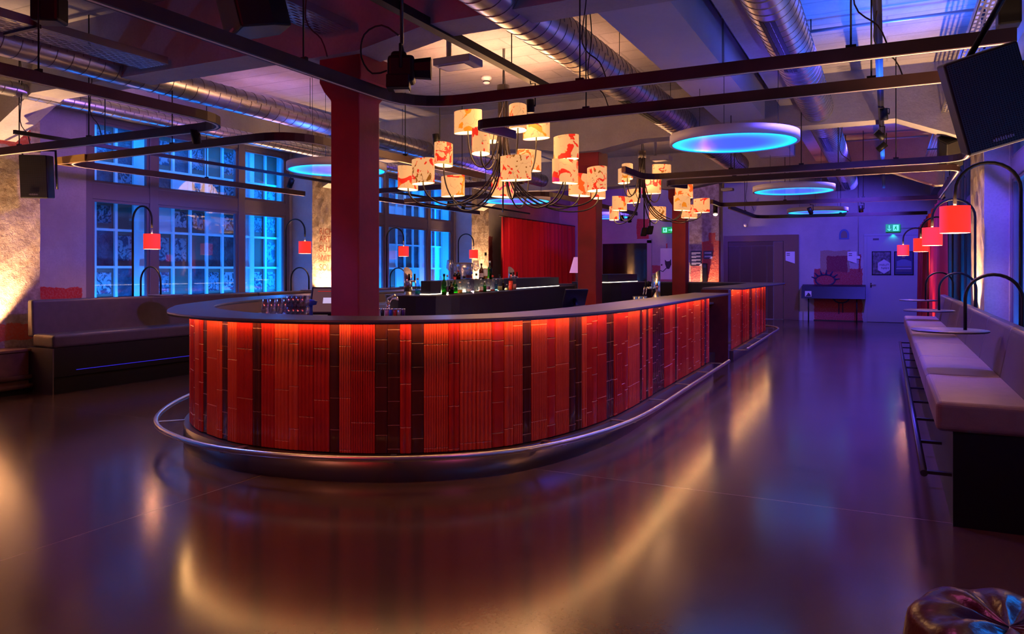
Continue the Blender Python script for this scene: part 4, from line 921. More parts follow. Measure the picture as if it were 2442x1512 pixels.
t, T = speaker('wall_speaker', atD(2350, 238, 4.0), .34, .5, .3, .12, .2, 'large black loudspeaker hanging at the upper right corner', roll=-.28)
MB().tube([T((.17, .05, .1)), (.8, 4.5, 2.6), (.97, 4.6, 2.7)], .02, 8).tube([T((0, .1, .24)), (.62, 4.5, 3.0), (.66, 4.5, 3.45)], .016, 8).build('mounting_arm', M['black'], t)
t, T = speaker('ceiling_speaker', (-3.6, 3.55, 3.1), .36, .26, .34, -.5, .25, 'black loudspeaker silhouette at the top edge above the left tracks')
MB().cyl(T((0, 0, .12)), (T((0, 0, .12)).x, T((0, 0, .12)).y, ZC), .02, 8).build('mounting_pole', M['black'], t)
t, T = speaker('ceiling_speaker', (.72, 11.3, 3.0), .24, .4, .24, .7, .5, 'small black loudspeaker under the tray beyond the large one', roll=-.4)
MB().cyl(T((0, 0, .1)), (.72, 11.32, 3.45), .015, 8).build('mounting_pole', M['black'], t)
# profile projector by the first column
t = thing('stage_projector', (-2.5, 3.9, 2.85), 'big black profile stage light hanging right of the nearest column', 'stage light')
c0 = Vector(atZ(958, 168, 2.95)); ax = Vector((.82, .45, .02)).normalized(); up = Vector((0, 0, 1)); sd = ax.cross(up).normalized()
ORG[t] = tuple(c0); t.location = c0
MB().obox(c0, ax * .1, sd * .085, up * .1).obox(c0 + up * .11 - ax * .02, ax * .06, sd * .05, up * .03).build('lamp_housing', M['black'], t, bevel=.035, seg=3)
def frus(c, a_, r0, r1, L_):
    return [c + sd * (r * cos(q)) + up * (r * sin(q)) + a_ * L_ * k for k, r in ((0, r0), (1, r1)) for q in [2 * pi * j / 8 + pi / 8 for j in range(8)]]
MB().add(frus(c0 + ax * .07 + up * .01, ax, .07, .085, .15), [(i, (i + 1) % 8, 8 + (i + 1) % 8, 8 + i) for i in range(8)] + [tuple(range(7, -1, -1)), tuple(range(8, 16))]).build('lens_tube', M['black'], t)
MB().obox(c0 - ax * .02 - up * .1 - sd * -.03, ax * .085, sd * .075, up * .05).build('gel_box', M['black'], t, bevel=.008)
MB().obox(c0 - ax * .0 - up * .152, ax * .055, sd * .05, up * .003).build('lens', M['steel'], t)
MB().tube([c0 - sd * .09, c0 - sd * .1 + up * .17, c0 + up * .2, c0 + sd * .1 + up * .17, c0 + sd * .09], .011, 6).build('yoke', M['black'], t)
MB().cyl(c0 + up * .2, (c0.x, c0.y, ZC), .014, 8).build('mounting_pole', M['dark'], t)
MB().tube(catmull([c0 - ax * .11, c0 - ax * .22 - up * .02, c0 - ax * .3 + up * .1, c0 - ax * .28 + up * .27, c0 - ax * .15 + up * .34, c0 - ax * .02 + up * .26]), .007, 6).build('power_cable', M['cable'], t)
t = thing('stage_projector', (-5.9, 3.2, 3.2), 'dark stage light silhouette at the top-left edge above the duct', 'stage light')
c1 = Vector(atZ(118, 22, 3.3)); ORG[t] = tuple(c1); t.location = c1
MB().obox(c1, (.08, .05, 0), (-.04, .07, 0), (0, 0, .1)).build('lamp_housing', M['black'], t, bevel=.02); MB().cyl(c1 + Vector((0, 0, .1)), (c1.x, c1.y, ZC), .012, 8).build('mounting_pole', M['black'], t)
t = thing('stage_projector', (.62, 4.9, 3.3), 'small black lamp head at the top right beside the cable tray', 'stage light')
c1 = Vector(atZ(2405, 30, 3.25)); ORG[t] = tuple(c1); t.location = c1
MB().obox(c1, (.07, 0, 0), (0, .08, 0), (0, 0, .1)).build('lamp_housing', M['black'], t, bevel=.015); MB().lathe([(0, 0), (.03, .01), (0, .04)], (c1.x - .02, c1.y - .03, c1.z + .1), 10).build('glowing_bulb', M['bulb'], t); MB().cyl(c1, (c1.x, c1.y, ZC), .014, 8).build('mounting_pole', M['black'], t)
for i, (px, py, l) in enumerate(((1536, 553, 'black moving head lamp, left one hanging under the small chandelier'), (1550, 549, 'black moving head lamp, right one hanging under the small chandelier'))):
    c1 = Vector(atD(px, py, 17.5 + i * .3)); t = thing('moving_head', c1, l, 'stage light', 'moving head lamps')
    MB().obox(c1, (.06, .03, 0), (-.03, .07, 0), (.02, 0, .1)).build('lamp_head', M['black'], t, bevel=.02); MB().cyl(c1 + Vector((0, 0, .08)), (c1.x, c1.y, ZC), .014, 8).build('mounting_pole', M['black'], t)
# boxes and detector on the slab
for (px, py, z, sx_, sy_, sz_, l) in ((1092, 150, 3.42, .2, .13, .035, 'grey ventilation box hanging beside the stage light'), (1577, 378, 3.3, .16, .12, .035, 'grey ventilation box above the small chandelier'), (1735, 452, 3.3, .13, .1, .03, 'grey ventilation box near the back pillar')):
    c1 = Vector(atZ(px, py, z)); t = thing('vent_box', c1, l, 'ventilation box', 'grey ceiling boxes')
    MB().box(c1.x - sx_, c1.x + sx_, c1.y - sy_, c1.y + sy_, c1.z - sz_, c1.z + sz_).build('housing', M['ductw'], t, bevel=.008); MB().box(c1.x - sx_ * .8, c1.x + sx_ * .6, c1.y - sy_ * .7, c1.y + sy_ * .7, c1.z - sz_ - .006, c1.z - sz_).build('grille', M['pipe'], t)
    MB().cyl((c1.x - .1, c1.y, c1.z + sz_), (c1.x - .1, c1.y, ZC), .025, 10).build('feed_pipe', M['pipe'], t)
c1 = atZ(1160, 188, 4.07); t = thing('smoke_detector', c1, 'white smoke detector on the lit ceiling above the large chandelier', 'smoke detector')
MB().lathe([(0, .03), (.075, .03), (.07, -.005), (.045, -.02), (.045, -.06), (.03, -.07), (0, -.07)], c1, 24).build('housing', M['white'], t); MB().lathe([(.047, -.03), (.047, -.05)], c1, 24).build('sensor_slots', M['ink'], t)

# ================================================================ LEFT SIDE
t = thing('wooden_ledge', (-9.2, 4.6, 0), 'low dark wooden ledge box at the foot of the lit left pillar', 'ledge')
MB().box(-9.38, -9.06, 3.75, 5.38, .1, .5).build('box', M['wood'], t, bevel=.01); MB().box(-9.39, -9.04, 3.72, 5.395, .5, .525).build('ledge_top', M['wood'], t)
MB().cyl((-9.0, 3.7, .1), (-9.0, 5.38, .1), .03, 8).cyl((-9.02, 3.7, .2), (-9.02, 5.38, .2), .03, 8).build('heating_pipe', M['wood'], t); MB().box(-9.38, -9.06, 3.75, 5.38, 0, .1).build('plinth', M['black'], t)
def uplight(x, y, z, label, sgn, p_, tgt):
    t = thing('uplight', (x, y, 0), label, 'uplight', 'warm uplights at the pillars')
    h_ = MB().cyl((x, y, 0), (x, y, z - .03), .02, 12); l_ = MB()
    for k in ((-.27, 0, .27) if z > .7 else (0,)): h_.cyl((x, y + k, z - .04), (x, y + k, z), .033, 16); l_.cyl((x, y + k, z), (x, y + k, z + .006), .028, 16)
    if z > .7: h_.box(x - .012, x + .012, y - .27, y + .27, z - .045, z - .03)
    h_.build('housing', M['dark'], t); l_.build('lens', M['uplamp'], t)
    for k in ((-.27, 0, .27) if z > .7 else (0,)): light('SPOT', (x, y + k, z + .02), (1, .54, .25), p_ / (2.4 if z > .7 else 1), (tgt[0], tgt[1] + k, tgt[2]), .03, angle=100 if z > .7 else 84, blend=.6)
uplight(-9.25, 3.9, .58, 'warm uplight on the ledge of the first left pillar', 1, 120, (-9.75, 4.4, 2.6)); uplight(-9.22, 5.08, .58, 'warm uplight beside the left bench end', 1, 800, (-9.6, 5.05, 3))
for (x, y, l, s_) in ((-9.26, 11.15, 'warm uplight behind the left bench at the second pillar', -1), (-9.26, 17.0, 'warm uplight behind the left bench at the third pillar', -1), (.925, 5.2, 'warm uplight behind the right bench by the first pillar', 1), (.925, 10.75, 'warm uplight behind the right bench at the second pillar', 1), (.925, 17.0, 'warm uplight at the third right pillar', 1)):
    uplight(x, y, .95, l, s_, 620 if s_ < 0 else 620, (x + s_ * .26, y, 4))
uplight(-5.0, 22.98, .4, 'warm uplight at the foot of the back pillar', 1, 560, (-5.0, 23.25, 4))
g_ = thing('graffiti_writing', (XL, 11, 1.6), 'scrawled red crayon writing on the second left pillar beside the nearest column', 'graffiti')
for s_, z in (('RICH', 2.12), ('ART', 1.98), ('BUY', 1.80), ('WiTH', 1.62), ('SOLA', 1.45)):
    text(s_, (XL + .03, 10.8, z), .17, M['grafp'], g_, (pi / 2, 0, pi / 2))
def curtain(x, y0, y1, z0, z1, label, amp=.1, pitch=.32, mat='velvet'):
    t = thing('curtain', (x, y0, 0), label, 'curtain')
    n = int((y1 - y0) / .02); rnd = random.Random(int(y0 * 10)); ph = 0; A = []
    for k in range(n + 1):
        y = y0 + (y1 - y0) * k / n; ph += 2 * pi * (.02 / pitch) * (1 + .25 * sin(k * .05)); A.append((x + amp * sin(ph) + .3 * amp * sin(ph * 2.3 + 1), y))
    mb = MB(); zs = [z0, z0 + .6, (z0 + z1) / 2, z1 - .3, z1]
    vs = [(x + (a - x) * (1 - .35 * j / 4), b_, z) for j, z in enumerate(zs) for a, b_ in A]; m_ = n + 1
    mb.add(vs, [(j * m_ + i, j * m_ + i + 1, (j + 1) * m_ + i + 1, (j + 1) * m_ + i) for j in range(4) for i in range(n)], 0, True)
    mb.build('drape', M.setdefault('velvet', simple('red_velvet', (.34, .008, .016), .75)), t, recalc=False)
    MB().cyl((x, y0 - .1, z1 + .02), (x, y1 + .1, z1 + .02), .018, 8).build('curtain_rail', M['dark'], t)
curtain(-9.3, 17.95, 23.2, .02, 2.9, 'deep red velvet curtain beyond the last left pillar')
curtain(.84, 14.2, 17.2, .02, 2.62, 'bright red curtain beyond the end of the right bench')
curtain(.84, 17.5, 22.9, .02, 2.62, 'dark red curtain between the right bench and the back door')
light('SPOT', (.45, 15.2, .3), (1, .14, .07), 150, (.8, 15.6, 2.4), .05, angle=100)  # added lamp without a fixture, brightens the right curtain
t = thing('standing_lamp', (-6.3, 17.9, 0), 'lilac cone-shaded lamp half hidden behind the second red column', 'lamp')
p = atD(1377, 633, 18.6); ORG[t] = (p[0], p[1], 0); t.location = (p[0], p[1], 0)
MB().lathe([(.2, 1.39), (.09, 1.78)], (p[0], p[1], 0), 24, caps=False).build('lamp_shade', M['lilac'], t, recalc=False); MB().cyl((p[0], p[1], .02), (p[0], p[1], 1.7), .012, 8).lathe([(0, 0), (.14, 0), (.14, .02), (0, .03)], (p[0], p[1], 0), 20).build('stand', M['dark'], t)

# ================================================================ BACK WALL ITEMS
yb = YB - .004
def bp_(px, py, y=yb): return atY(px, py, y)
def exit_sign(px0, py0, px1, py1, y, label, flip=False, clip=None):
    a, b_ = bp_(px0, py1, y), bp_(px1, py0, y); x0, x1, z0, z1 = a[0], b_[0], a[2], b_[2]
    t = thing('exit_sign', (x0, y, z0), label, 'exit sign', None)
    MB().box(x0, x1, y, y + .05, z0, z1).build('lit_panel', M['green'], t, bevel=.004)
    yf = y - .004; w_ = x1 - x0; h = z1 - z0; ar = x0 + (.25 if not flip else .72) * w_; rn = x0 + (.7 if not flip else .27) * w_; zc = (z0 + z1) / 2
    if not flip: MB().box(ar - .012, ar + .012, yf, y, zc - h * .1, zc + h * .35).extr([(ar - .06, yf, zc - .02), (ar, yf, zc - h * .38), (ar + .06, yf, zc - .02), (ar, yf, zc - h * .2)], (0, .004, 0)).build('arrow', M['signw'], t)
    else: MB().box(ar - h * .35, ar + h * .2, yf, y, zc - .012, zc + .012).extr([(ar + h * .05, yf, zc + .06), (ar + h * .4, yf, zc), (ar + h * .05, yf, zc - .06), (ar + h * .2, yf, zc)], (0, .004, 0)).build('arrow', M['signw'], t)
    MB().box(rn - h * .33, rn + h * .33, yf, y, zc - h * .38, zc + h * .38).build('doorway_symbol', M['signw'], t)
    m_ = MB(); q = h * .3; f = yf - .003
    m_.lathe([(0, -.014), (.014, 0), (0, .014)], (rn + .1 * q, f, zc + q * .85), 8, sy=.3)
    for (u0, v0, u1, v1, r_) in ((0, .55, -.15, -.1, .016), (-.15, -.1, .35, -.35, .011), (.35, -.35, .2, -.9, .011), (-.15, -.1, -.4, -.5, .011), (-.4, -.5, -.8, -.6, .011), (0, .5, .5, .2, .009), (0, .5, -.5, .35, .009)):
        m_.tube([(rn + u0 * q, f, zc + v0 * q), (rn + u1 * q, f, zc + v1 * q)], r_, 6)
    m_.build('running_figure', M['green'], t)
    MB().tube([(x1, y + .03, zc), (x1 + .5, YB - .01, zc)], .006, 5).build('cable', M['pipe'], t)
exit_sign(2112, 534, 2147, 553, YB - .12, 'green lit exit sign with down arrow above the grey-blue door')
exit_sign(1578, 541, 1607, 556, YB - .12, 'green lit exit sign half hidden behind the farthest red column', flip=True)
light('SPOT', (bp_(2130, 560)[0], YB - .1, 2.45), (0, 1, .6), 1.2, (bp_(2130, 560)[0], YB, 2.2), .02, angle=120)
for px0, l in ((1874, 'white card sign with folded corner beside the lift'), (2021, 'white card sign with folded corner beside the back door')):
    a, b_ = bp_(px0, 627), bp_(px0 + 22, 600); x0, x1, z0, z1 = a[0], b_[0], a[2], b_[2]; yb = YB - (.054 if px0 < 1900 else .004); t = thing('card_sign', (x0, yb, z0), l, 'sign', 'white folded card signs')
    MB().extr([(x0, yb - .012, z1), (x1, yb - .012, z1), (x1, yb - .012, z0 - .02), (x0, yb - .012, z0 + .07)], (0, .006, 0)).build('card', M['paper'], t)
    MB().extr([(x0, yb - .008, z0 + .07), (x1, yb - .008, z0 - .02), (x0 + .1, yb - .008, z0 + .01)], (0, .005, 0)).build('folded_corner', M['navy'], t)
    for k in range(2): MB().box(x0 + .03, x0 + .12, yb - .014, yb - .012, z1 - .07 - k * .05, z1 - .05 - k * .05).build('text_line', M['ink'], t)
yb = YB - .004
a, b_ = bp_(2001, 571), bp_(2025, 546); t = thing('arch_sign', (a[0], yb, a[2]), 'small arch-shaped painted plate high on the back wall', 'sign')
def archpts(x0, x1, z0, z1, y): return [(x0, y, z0), (x1, y, z0)] + [((x0 + x1) / 2 + (x1 - x0) / 2 * cos(q), y, z0 + (z1 - z0) * (.45 + .55 * sin(q))) for q in [pi * k / 10 for k in range(11)]]
MB().extr(archpts(a[0], b_[0], a[2], b_[2], yb - .01), (0, .01, 0)).build('plate', M['archp'], t); MB().extr(archpts(a[0] + .05, b_[0] - .05, a[2] + .04, b_[2] - .05, yb - .014), (0, .004, 0)).build('inset', M['archi'], t)
# posters on the door
def frame_poster(px0, py0, px1, py1, label, kind):
    y = YB - .05; a, b_ = bp_(px0, py1, y), bp_(px1, py0, y); x0, x1, z0, z1 = a[0], b_[0], a[2], b_[2]; t = thing('framed_poster', (x0, y, z0), label, 'poster')
    MB().box(x0, x1, y - .012, y + .002, z0, z0 + .025).box(x0, x1, y - .012, y + .002, z1 - .025, z1).box(x0, x0 + .025, y - .012, y + .002, z0, z1).box(x1 - .025, x1, y - .012, y + .002, z0, z1).build('frame', M['black'], t)
    pt = MB().box(x0 + .025, x1 - .025, y - .004, y, z0 + .025, z1 - .025).build('print', M['posterd'] if kind == 0 else M['posterp'], t)
    w_, h = x1 - x0, z1 - z0; f = y - .006
    if kind == 0:
        cx, cz, r_ = x0 + .64 * w_, z0 + .36 * h, .37 * w_
        MB().extr([(min(x1 - .027, cx + r_ * cos(radians(q))), f, cz + r_ * 1.12 * sin(radians(q))) for q in (30, 90, 150, 210, 270, 330)], (0, .002, 0)).build('hexagon', M['posterw'], pt)
        text('HAUT', (x0 + .4 * w_, f - .001, cz + .015), .09, M['ink'], t, (pi / 2, 0, 0)); text('NAH', (x0 + .48 * w_, f - .001, cz - .075), .09, M['ink'], t, (pi / 2, 0, 0))
    else:
        MB().lathe([(0, -.065), (.04, -.04), (.045, .01), (.03, .05), (0, .06)], (x0 + w_ * .48, f + .001, z0 + h * .78), 14, sy=.05).build('printed_face', M['skin'], pt)
        MB().extr([(x0 + w_ * .14, f, z0 + h * .3), (x1 - w_ * .1, f, z0 + h * .3), (x1 - w_ * .12, f, z0 + h * .58), (x0 + w_ * .58, f, z0 + h * .66), (x0 + w_ * .4, f, z0 + h * .66), (x0 + w_ * .14, f, z0 + h * .58)], (0, .002, 0)).build('printed_jacket', simple('poster_grey_blue', (.12, .15, .3), .5), t)
        for k, (q, m__) in enumerate(((.34, 'archi'), (.25, 'posterw'), (.16, 'frame'))): MB().box(x0 + w_ * .12, x1 - w_ * .12, f - .002, f, z0 + h * q, z0 + h * (q + .03)).build('text_line', M[m__], t)
frame_poster(2079, 599, 2125, 656, 'framed poster with pale hexagon reading HAUT NAH on the back door', 0)
frame_poster(2132, 599, 2179, 656, 'framed blue portrait poster on the back door', 1)
yp = YB - .285
for (x0p, y0p, x1p, y1p, n_, l) in ((1647, 598, 1674, 634, 4, 'larger black notice with white text on the back pillar'), (1678, 598, 1699, 617, 2, 'smaller black notice with white text on the back pillar')):
    a, b_ = bp_(x0p, y1p, yp), bp_(x1p, y0p, yp); x0, x1, z0, z1 = a[0], b_[0], a[2], b_[2]; t = thing('wall_notice', (x0, yp, z0), l, 'notice')
    MB().box(x0, x1, yp - .012, yp, z0, z1).build('board', M['paperb'], t)
    for k in range(n_):
        for j in range(3 if n_ > 2 else 2): MB().box(x0 + .03, x0 + (x1 - x0) * (.88 if j < 2 else .5), yp - .015, yp - .012, z1 - .06 - k * .105 - j * .025, z1 - .048 - k * .105 - j * .025).build('text_line', M['paper'], t)
    MB().extr([(x1, yp - .015, z0), (x1, yp - .015, z0 + .07), (x1 - .04, yp - .015, z0 + .06), (x1 - .09, yp - .015, z0)], (0, .003, 0)).build('white_corner', M['paper'], t)
a, b_ = bp_(1676, 662, yp), bp_(1687, 628, yp); t = thing('wall_phone', (a[0], yp, a[2]), 'tall black wall device under the notices on the back pillar', 'wall device')
MB().box(a[0], b_[0], yp - .08, yp, a[2] - .2, b_[2]).build('body', M['black'], t, bevel=.01); MB().box(a[0] + .03, b_[0] - .03, yp - .083, yp - .08, b_[2] - .13, b_[2] - .03).build('display', M['navy'], t)
a, b_ = bp_(1575, 655), bp_(1604, 592); t = thing('white_poster', (a[0], yb, a[2]), 'white poster with a black horned cat face behind the farthest column', 'poster')
MB().box(a[0], b_[0], yb - .01, yb, a[2] - .15, b_[2]).build('sheet', M['paper'], t)
cx, cz = bp_(1593, 628)[0], bp_(1593, 628)[2]
MB().extr([(cx - .1, yb - .014, cz + .12), (cx - .04, yb - .014, cz + .06), (cx + .05, yb - .014, cz + .07), (cx + .1, yb - .014, cz + .14), (cx + .11, yb - .014, cz - .04), (cx + .04, yb - .014, cz - .18), (cx - .04, yb - .014, cz - .17), (cx - .09, yb - .014, cz - .02)], (0, .003, 0)).build('cat_face', M['ink'], t)
MB().tube([(cx - .05, yb - .013, cz - .15), (cx - .16, yb - .013, cz - .26), (cx - .26, yb - .013, cz - .22)], .012, 6).lathe([(0, -.03), (.035, 0), (0, .03)], (cx - .2, yb - .013, cz - .05), 10, sy=.1).build('drawn_stroke', M['ink'], t)
for (x0p, y0p, x1p, y1p) in ((1586, 596, 1600, 597),): pass
a, b_ = bp_(1912, 711, 23.0), bp_(2064, 684, 23.0); t = thing('display_board', (a[0], 23.0, 0), 'long dark blue sloping display case on thin legs by the back wall', 'display case')
z0, z1 = a[2], b_[2]
MB().extr([(a[0], 22.86, z0), (a[0], 23.3, z0 + .02), (a[0], 23.3, z1 + .05), (a[0], 23.0, z1)], (b_[0] - a[0], 0, 0)).build('case', M['navy'], t, bevel=.004)
for xx in (a[0] + .18, b_[0] - .22): MB().cyl((xx, 23.0, 0), (xx, 23.0, z0), .017, 8).build('leg', M['black'], t)
MB().box(a[0] + .1, a[0] + .27, 22.85, 22.865, z0 + .05, z0 + .21).build('small_print', M['paper'], t); MB().extr([(a[0] + .11, 22.845, z0 + .06), (a[0] + .26, 22.845, z0 + .06), (a[0] + .24, 22.845, z0 + .12), (a[0] + .19, 22.845, z0 + .17), (a[0] + .15, 22.845, z0 + .1)], (0, .003, 0)).build('printed_shape', M['ink'], t)
def graf(px, py, rx, label, spikes, drips):
    c = bp_(px, py); t = thing('spray_drawing', (c[0], yb, c[2]), label, 'graffiti'); y = yb - .004
    m_ = MB(); m_.tube([(c[0] + rx * cos(q), y, c[2] + rx * .6 * sin(q)) for q in [2 * pi * k / 24 for k in range(24)]], [.02] * 24, 6, closed=True)
    for k in range(spikes):
        q = pi * (k + .3) / spikes; m_.tube([(c[0] + rx * cos(q), y, c[2] + rx * .6 * sin(q)), (c[0] + rx * 1.5 * cos(q), y, c[2] + rx * 1.15 * sin(q))], [.028, .012], 6)
    for k in range(drips): xx = c[0] - rx * .3 + k * rx * .5; m_.tube([(xx, y, c[2] - rx * .5), (xx, y, c[2] - rx * (2.2 - .2 * k))], .013, 6)
    m_.build('sprayed_line', M['graf'], t)
graf(1968, 668, .26, 'dark blue spiky sprayed drawing above the display case', 7, 0); graf(2006, 712, .2, 'dark sprayed drawing with drips below the display case', 2, 2)
t = thing('wall_conduit', (bp_(2047, 600)[0], yb, 1.9), 'thin vertical conduit with switch box on the back wall left of the door', 'pipe'); xx = bp_(2047, 600)[0]
MB().cyl((xx, YB - .02, 1.85), (xx, YB - .02, ZC), .012, 8).build('tube', M['pipe'], t); MB().box(xx - .04, xx + .04, YB - .05, YB, 1.78, 1.86).build('switch_box', M['white'], t)
c = bp_(1778, 537); t = thing('dome_camera', c, 'small dome camera on the back wall above the lift', 'camera'); MB().lathe([(0, -.06), (.045, -.03), (.05, .0), (.05, .04), (0, .04)], (c[0], c[1] - .05, c[2]), 14).build('housing', M['white'], t)

# ================================================================ BAR EQUIPMENT
def tap(x, y, z, h, ang, n, label, lean=.06):
    t = thing('beer_tap_tower', (x, y, z), label, 'beer tap', 'steel beer tap towers')
    d = Vector((cos(ang), sin(ang), 0)); s_ = Vector((-d.y, d.x, 0)); k = 18; r_ = .05; v = []
    for j, zz in enumerate((0, 1)):
        for i in range(k):
            a = 2 * pi * i / k; v.append(Vector((x, y, z)) + d * (r_ * 1.2 * cos(a)) + s_ * (r_ * sin(a)) + Vector((0, 0, 0 if j == 0 else h - .1 * (cos(a) + 1) / 2)))
    MB().add(v, [(i, (i + 1) % k, k + (i + 1) % k, k + i) for i in range(k)], 0, True).add(v, [tuple(range(k - 1, -1, -1)), tuple(range(k, 2 * k))]).build('tower', M['chrome'], t, recalc=True)
    for i in range(n):
        o = Vector((x, y, z + h * .5)) + s_ * ((i - (n - 1) / 2) * .07)
        ts = MB().cyl(o + d * .04, o + d * .15, .012, 8).cyl(o + d * .15 + Vector((0, 0, .01)), o + d * .17 - Vector((0, 0, .09)), .008, 8).build('tap_spout', M['chrome'], t)
        MB().cyl(o + d * .13, o + d * .13 + Vector((0, 0, .09)), .012, 8).build('tap_handle', M['black'], ts)
    MB().cyl((x, y, z), (x, y, z + .008), .075, 20).build('base_plate', M['steel'], t)
p = atD(973, 645, 9.15); tap(p[0], p[1], 1.15, .34, -.6, 2, 'steel beer tap tower on the near end of the bottle island')
p = atD(1231, 645, 13.2); tap(p[0] - .1, p[1], 1.15, .37, -.5, 2, 'steel beer tap tower at the far side of the bottle island')
p = atD(1557, 645, 9.9); tap(-2.72, p[1], .985, .47, pi - .2, 2, 'steel beer tap tower on the right-hand bar stretch')
def till(c, yaw, w_, h, label, back=False):
    t = thing('till_screen', c, label, 'till'); Rm = Matrix.Rotation(yaw, 3, 'Z') @ Matrix.Rotation(-.42, 3, 'X')
    def T(v): return Vector(c) + Rm @ Vector(v)
    X_, Y_, Z_ = Rm @ Vector((1, 0, 0)), Rm @ Vector((0, 1, 0)), Rm @ Vector((0, 0, 1))
    MB().obox(T((0, 0, 0)), X_ * w_ / 2, Y_ * .014, Z_ * h / 2).build('housing', M['black'], t, bevel=.008)
    MB().obox(T((0, -.0155, 0)), X_ * (w_ / 2 - .02), Y_ * .001, Z_ * (h / 2 - .02)).build('screen', M['screen'], t)
    MB().obox(T((.02, -.018, -.005)), X_ * w_ * .2, Y_ * .001, Z_ * .028).build('dialog_window', M['screenw'], t); MB().obox(T((-.02, -.018, h * .32)), X_ * w_ * .25, Y_ * .001, Z_ * .003).build('red_line', M['screenr'], t)
    MB().tube([T((0, .02, -.02)), T((0, .1, -.1)), (c[0], c[1], .99)], .022, 8).lathe([(0, 0), (.1, 0), (.1, .015), (0, .02)], (c[0], c[1], .982), 20).build('stand', M['black'], t)
p = atD(784, 715, 6.95); till((p[0], p[1], 1.17), .45, .34, .27, 'slanted till screen beside the nearest red column behind the counter')
p = atD(1371, 712, 7.6); till((p[0], p[1], 1.17), pi + .9, .26, .2, 'till screen seen from behind at the right bar stretch')
t = thing('card_terminal', atD(1381, 735, 7.4), 'small black card terminal beside the rear-facing till screen', 'card reader'); p = atD(1385, 735, 7.45)
ORG[t] = p; t.location = p
MB().obox(p, (.05, .03, 0), (-.03, .04, 0), (0, 0, .03)).build('body', M['black'], t, bevel=.006); MB().box(p[0] - .03, p[0] + .03, p[1] - .03, p[1] + .03, .98, p[2] - .03).build('holder', M['black'], t)
t = thing('blue_scoop', atD(736, 725, 6.6), 'blue plastic scoop beside the stacked tumblers', 'scoop'); p = atD(738, 724, 6.6); ORG[t] = p; t.location = p
MB().lathe([(0, -.02), (.05, -.01), (.06, .02), (.03, .035), (0, .04)], p, 16, sx=1.3).cyl((p[0], p[1], p[2]), (p[0], p[1], .98), .03, 10).build('scoop', M['bluep'], t)
p = atD(925, 735, 8.0); t = thing('mixer_tap', (p[0], p[1], .98), 'chrome mixer tap at the sink behind the nearest column', 'tap')
MB().cyl((p[0], p[1], .98), (p[0], p[1], 1.12), .024, 14).build('body', M['chrome'], t); MB().tube([(p[0], p[1], 1.08), (p[0] + .08, p[1] - .02, 1.15), (p[0] + .14, p[1] - .03, 1.16), (p[0] + .145, p[1] - .03, 1.13)], .014, 8).build('spout', M['chrome'], t)
MB().tube([(p[0], p[1], 1.12), (p[0], p[1], 1.15), (p[0] + .1, p[1] - .01, 1.19)], .011, 8).build('lever', M['chrome'], t)
for i in range(7):
    p = atD(902 + i * 10, 744, 7.6); t = thing('garnish_jar', (p[0], p[1], .98), 'small %s garnish pot below the mixer tap, number %s from the nearest column' % (('white', 'dark', 'pink', 'blue', 'red', 'steel', 'violet')[i], ('one', 'two', 'three', 'four', 'five', 'six', 'seven')[i]), 'jar', 'garnish pots by the sink')
    MB().lathe([(0, 0), (.017, 0), (.019, .075), (0, .075)], (p[0], p[1], .98), 14).build('pot', [M['white'], M['dark'], M['liqp'], M['bluep'], M['liqr'], M['steel'], M['labeld']][i], t); MB().lathe([(.02, .07), (.02, .085), (0, .085)], (p[0], p[1], .98), 14).build('rim', M['chrome'], t)
def wineglass(name, x, y, z, h, r, label, grp):
    t = thing(name, (x, y, z), label, 'glass', grp)
    MB().lathe([(.0, h * .42), (r * .5, h * .46), (r, h * .6), (r * .72, h), (r * .7, h), (r * .96, h * .6), (r * .45, h * .48), (0, h * .44)], (x, y, z), 20).build('bowl', M['glass'], t)
    MB().lathe([(0, 0), (r * .8, 0), (r * .7, .006), (.005, .012), (.004, h * .42), (0, h * .43)], (x, y, z), 16).build('stem', M['glass'], t)
for i, px in enumerate((633, 650, 667, 683)):
    p = atD(px, 740, 5.9 + .04 * i); wineglass('wine_glass', p[0], p[1], .98, .245, .033, 'wine glass behind the counter left of the stacked tumblers, %s in the row' % ('leftmost', 'second', 'third', 'fourth')[i], 'wine glasses behind the counter')
def tumbler(x, y, z, h, r, label, grp):
    o = MB().lathe([(0, .006), (r * .85, .006), (r * .96, h), (r, h), (r * .9, 0), (0, 0)], (0, 0, 0), 18)
    o = o.build('tumbler', M['glass'], None); o.location = (x, y, z); tag(o, label, 'glass', grp); return o
for c_ in range(4):
    for r_ in range(2):
        for l_ in range(3):
            p = atD(692 + c_ * 11 + r_ * 3, 740, 6.0 + r_ * .1); p = (p[0], p[1])
            tumbler(p[0], p[1], .98 + l_ * .088, .088, .034 - .0 * l_, '%s-column tumbler from the wine glasses, %s row, %s of its stack' % (('first', 'second', 'third', 'fourth')[c_], ('front', 'rear')[r_], ('bottom', 'middle', 'top')[l_]), 'stacked tumblers by the till')
for i, px in enumerate((1515, 1526, 1537, 1576, 1588)):
    p = atD(px, 710, 9.3 + .05 * i); tumbler(p[0], p[1], .98, .15, .03, 'tumbler by the right-stretch tap tower, %s of five' % ('leftmost', 'second', 'middle', 'fourth', 'rightmost')[i], 'tumblers by the right tap tower')
